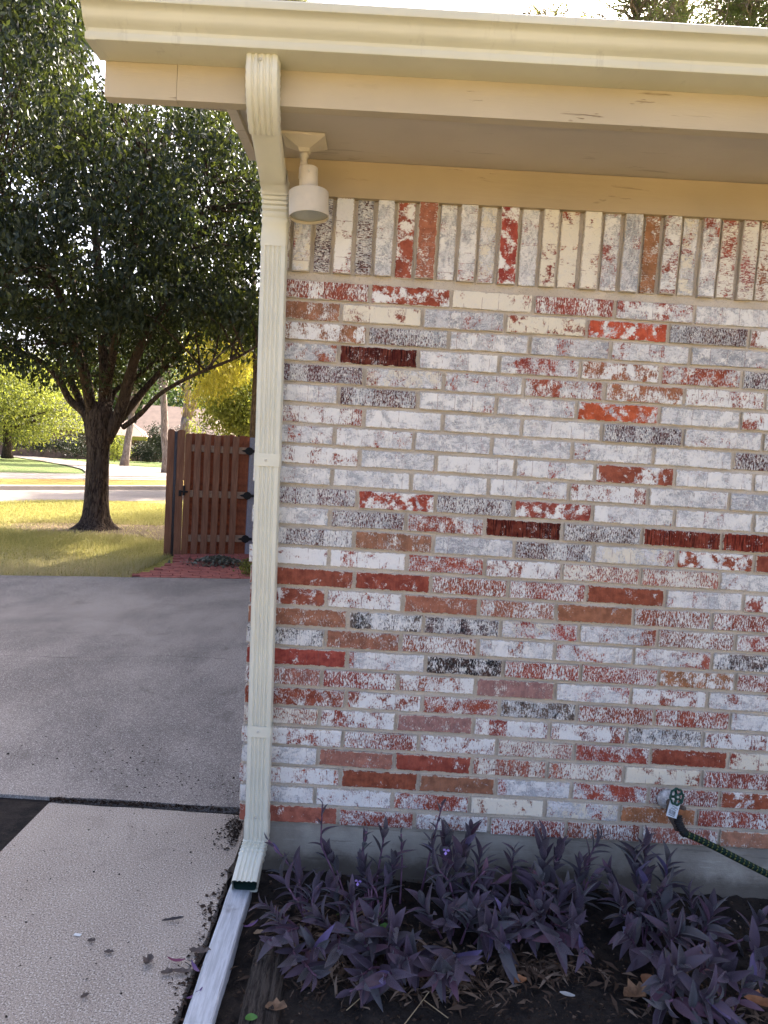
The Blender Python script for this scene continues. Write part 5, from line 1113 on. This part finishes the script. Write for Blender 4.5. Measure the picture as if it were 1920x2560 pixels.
# pines behind the roof of the brick house
def pine(base, H, lab, seed, col=M_NEEDLE, bare=False, z0=6.):
    root = empty('pine_tree', base, lab, 'tree', 'pine trees behind the roof'); bx, by, _ = base; rs = np.random.RandomState(seed)
    mk('trunk', *tube([base, (bx+.1, by, H*.5), (bx-.1, by, H)], [.25, .18, .04], 8), M_BARK, root, True)
    b = MB(); C = []
    for k in range(120):
        z = rs.uniform(z0+1, H); r = 3.2*(1-(z-z0+2)/(H-z0+6)); a = rs.uniform(0, 6.283); q = np.array([bx+r*math.cos(a), by+r*math.sin(a), z+r*.25]); s = np.array([bx, by, z-.2])
        Pp = [s+(q-s)*t+rs.normal(0, .06, 3) for t in np.linspace(0, 1, 7)]; b.tube([tuple(p) for p in Pp], [.05, .04, .035, .03, .02, .015, .01], 5, False)
        for j in range(5):
            p = Pp[2+j]; e = p+rs.normal(0, .35, 3); b.tube([tuple(p), tuple((p+e)/2+rs.normal(0, .05, 3)), tuple(e)], [.015, .011, .006], 4, False)
            if not (bare and rs.rand() < .55): C.append(e)
    b.go('limbs', M_BARK2, root); leaves_cloud('needles', C, .20, col, root, 42, (.13, .13, .12), asp=.06, droop=-.2, fold=.05)
def roofpt(px, py, d): p = atd(px, py, d); return float(p[0]), float(p[1])
for (px, d, H, lab, sd2, col, bare) in ((690, 30, 20.0, 'yellow green pine top peeking over the gutter near the left', 3, M_NEEDLE, False), (1380, 27, 17.5, 'sparse yellowish pine behind the roof, left of the green one', 5, M_NEEDLE, True), (1590, 24, 18, 'green pine with many bare twigs behind the roof', 8, M_NEEDLE2, True), (1700, 25, 18, 'mostly bare pine between two green ones behind the roof', 12, M_NEEDLE, True), (1880, 23, 17, 'full green pine behind the roof at the right edge', 15, M_NEEDLE2, False)):
    x, y = roofpt(px, 60, d); pine((x, y, 0), H, lab, sd2, col, bare, 12. if d < 29 else 15.)

# ================================================================== FAR HOUSES
def far_house():
    o = empty('pale_roofed_house', G_(440, 62, -.72), 'house across the street with pale pinkish roof and yellow trim', 'house')
    P = lambda px, py, d: atd(px, py, d)
    d = 62.
    a = P(262, 1118, d); b = P(640, 1118, d); zE = float(P(390, 1091, d)[2])
    # main block
    x0, x1 = float(P(345, 1100, d)[0]), float(P(566, 1100, d)[0]); y0 = float(P(440, 1100, d)[1]); x2 = float(P(246, 1100, d)[0])
    mk('wall', *cbox(x0+.3, x1, y0, y0+9, -.8, zE), M_FARBRICK, o); mk('wall', *cbox(x2, x0+.28, y0-2.5, y0+6, -.8, zE-.15), M_FARBRICK, o)
    zr = float(P(480, 1020, d+5)[2]); xm0, xm1 = float(P(420, 1030, d+5)[0]), float(P(515, 1030, d+5)[0])
    V = [(x0-.4, y0-.5, zE), (x1+.4, y0-.5, zE), (x1+.4, y0+9.5, zE), (x0-.4, y0+9.5, zE), (xm0-2, y0+4.5, zr), (xm1, y0+4.5, zr)]
    mk('roof', V, [(0, 1, 5, 4), (1, 2, 5), (2, 3, 4, 5), (3, 0, 4), (3, 2, 1, 0)], M_FARROOF, o)
    zr2 = float(P(300, 1062, d)[2]); V = [(x2-.3, y0-3, zE-.12), (x0+1.6, y0-3, zE-.12), (x0+1.6, y0+6, zE-.12), (x2-.3, y0+6, zE-.12), (x2+2, y0+1.5, zr2+.5), (x0-1.5, y0+1.5, zr2+.5)]
    mk('roof', V, [(0, 1, 5, 4), (1, 2, 5), (2, 3, 4, 5), (3, 0, 4), (3, 2, 1, 0)], M_FARROOF, o)
    mk('fascia', *cbox(x2-.4, x0+1.7, y0-3.1, y0-2.98, zE-.42, zE-.10), M_YTRIM, o); mk('fascia', *cbox(x0+1.75, x1+.5, y0-.62, y0-.5, zE-.26, zE+.03), M_YTRIM, o)
    for px in (322, 336):
        wx = float(P(px, 1100, d)[0]); w_ = mk('window', *cbox(wx-.45, wx+.45, y0-2.58, y0-2.50, .1, 1.25), M_YTRIM, o); mk('pane', *cbox(wx-.38, wx+.38, y0-2.62, y0-2.585, .17, 1.18), M_GLASS, w_)
far_house()
def far_house2():
    d = 58.; o = empty('shaded_house', G_(90, d, -.72), 'dark shaded brick house across the street behind the left trees', 'house')
    P = lambda px, py, dd=d: atd(px, py, dd); x0, x1 = float(P(-160, 1080)[0]), float(P(232, 1080)[0]); y0 = float(P(100, 1080)[1]); zE = 1.75
    mk('wall', *cbox(x0, x1, y0, y0+9, -.8, zE), M_FARBRICK, o); zr = 4.4
    V = [(x0-.5, y0-.5, zE), (x1+.5, y0-.5, zE), (x1+.5, y0+9.5, zE), (x0-.5, y0+9.5, zE), (x0+4, y0+4.5, zr), (x1-4, y0+4.5, zr)]
    mk('roof', V, [(0, 1, 5, 4), (1, 2, 5), (2, 3, 4, 5), (3, 0, 4), (3, 2, 1, 0)], M_FARROOF2, o)
    for px in (102, 118):
        wx = float(P(px, 1080)[0]); w_ = mk('window', *cbox(wx-.35, wx+.35, y0-.06, y0-.0, .2, 1.4), simple('white_trim', (.6, .58, .52), .6), o); mk('pane', *cbox(wx-.28, wx+.28, y0-.09, y0-.062, .27, 1.33), M_GLASS, w_)
far_house2()
M_SHRUB = leaf_material('shrub_leaves', (.014, .020, .010), (.035, .045, .018), .12, ((.02, .035, .01), (.06, .08, .02)))
def shrub(px, py, d, w_, h, lab, mat=M_LEAF4, n=60, leaf=.12):
    z = float(atd(px, py, d)[2]); b0 = G_(px, d, max(z, -.75)); root = empty('shrub', b0, lab, 'shrub', 'shrubs in front of the far houses')
    mk('stem', *tube([b0, (b0[0], b0[1], b0[2]+h*.5)], [.06, .03], 6), M_BARK, root)
    C = [(b0[0]+RS.uniform(-1, 1)*w_/2, b0[1]+RS.normal(0, .3), b0[2]+RS.rand()**.8*h*(.75+.25*math.sin(i))) for i in range(n)]
    leaves_cloud('foliage', C, leaf, mat, root, 40, (.22, .2, .14))
for a in ((140, 1128, 54, 3.6, 1.2, 'low dark hedge under the windows of the shaded house', M_SHRUB, 90), (60, 1120, 54, 3.0, 1.4, 'dark shrub left of the shaded house windows', M_SHRUB, 70), (205, 1140, 50, 1.9, 1.7, 'rounded dark shrub just left of the big trunk', M_SHRUB, 60), (294, 1148, 48, 1.1, 1.5, 'pale flowering shrub right of the big trunk', M_LEAF2, 40), (345, 1152, 55, 2.2, 1.5, 'dark hedge below the yellow trim', M_SHRUB, 70), (392, 1153, 55, 2.4, 1.8, 'dark tall shrub beside the wooden fence panel', M_SHRUB, 80), (404, 1125, 45, 1.2, 1.6, 'upright grey green shrub behind the left fence picket', M_SHRUB, 70), (550, 1150, 50, 6, 2.4, 'wide shrub row seen through the gate', M_SHRUB, 120)):
    shrub(a[0], a[1], a[2], a[3], a[4], a[5], a[6], a[7])
shr = empty('corner_weed', tuple(map(float, atz(620, 1412, 0))), 'small green weed growing at the foot of the house near the gate', 'plant')
C = [tuple(atz(622+RS.normal(0, 5), 1415+RS.normal(0, 12), .08)) for _ in range(10)]; leaves_cloud('foliage', C, .05, M_LEAF2, shr, 22, (.05, .05, .04)); mk('stem', *tube([tuple(atz(620, 1425, 0)), tuple(atz(620, 1412, .1))], .004, 5), M_BARK, shr)

# ================================================================== GRASS BLADES
def grass():
    n = 150000; X = RS.uniform(-7.5, -1.6, n); Y = RS.uniform(4.2, 13.5, n); keep = (Y > DL[1]+(X-DL[0])*ddx[1]/ddx[0]+.02)
    t = (Y-4.87)/(6.6-4.87); xl = -2.05*(1-np.clip(t, 0, 1))-2.05*np.clip(t, 0, 1); keep &= (X < xl) | (Y > 7.0)
    s = X*-.78+Y*.626; keep &= s < 12.75
    # view wedge only
    dx = (X-CAM[0])/(Y-CAM[1]); keep &= (dx > -.60)
    dt = np.hypot((X+3.3)*.62, Y-8.75); nz = np.sin(X*2.1+Y)*.2+np.sin(Y*3.3-X*1.7)*.2; keep &= ~((dt+nz < .95) & (RS.rand(n) < .93)); keep &= np.hypot(X+3.86, Y-8.79) > .33
    X, Y = X[keep], Y[keep]; n = len(X); H = RS.uniform(.025, .062, n)*(1+.4*np.sin(X*1.3)*np.sin(Y*1.9)); near = Y < DL[1]+(X-DL[0])*ddx[1]/ddx[0]+.9; H[near] *= 1.5
    a = RS.uniform(0, 6.283, n); lean = RS.normal(0, .45, (n, 2)); W = .0045+.003*(Y-4)/9
    b = np.stack([X, Y, np.full(n, -.012)], 1); dx = np.stack([np.cos(a)*W, np.sin(a)*W, np.zeros(n)], 1)
    tp2 = b+np.stack([lean[:, 0]*H, lean[:, 1]*H, H], 1); V = np.stack([b-dx, b+dx, tp2], 1).reshape(-1, 3); F = np.arange(n*3).reshape(n, 3)
    dry = .5+.5*np.sin(X*.9+Y*.7+1)*np.sin(Y*1.1-X*.5); d2 = np.clip(1-(Y-dline_np(X))/2.6, 0, 1)
    tn = np.clip(.2+.4*RS.rand(n)+.30*d2+.3*d2*dry+.25*np.clip(1.6-dt[keep], 0, 1), 0, 1); tn = np.repeat(tn, 3)
    tag(mk('grass', V, F, M_BLADE, attrs={'tone': ('FLOAT', 'POINT', tn)}), kind='stuff')
def dline_np(x): return DL[1]+(x-DL[0])*ddx[1]/ddx[0]
grass()
print('bricks', nbr, 'pavers', npav, 'purple leaves', leafcount[0])
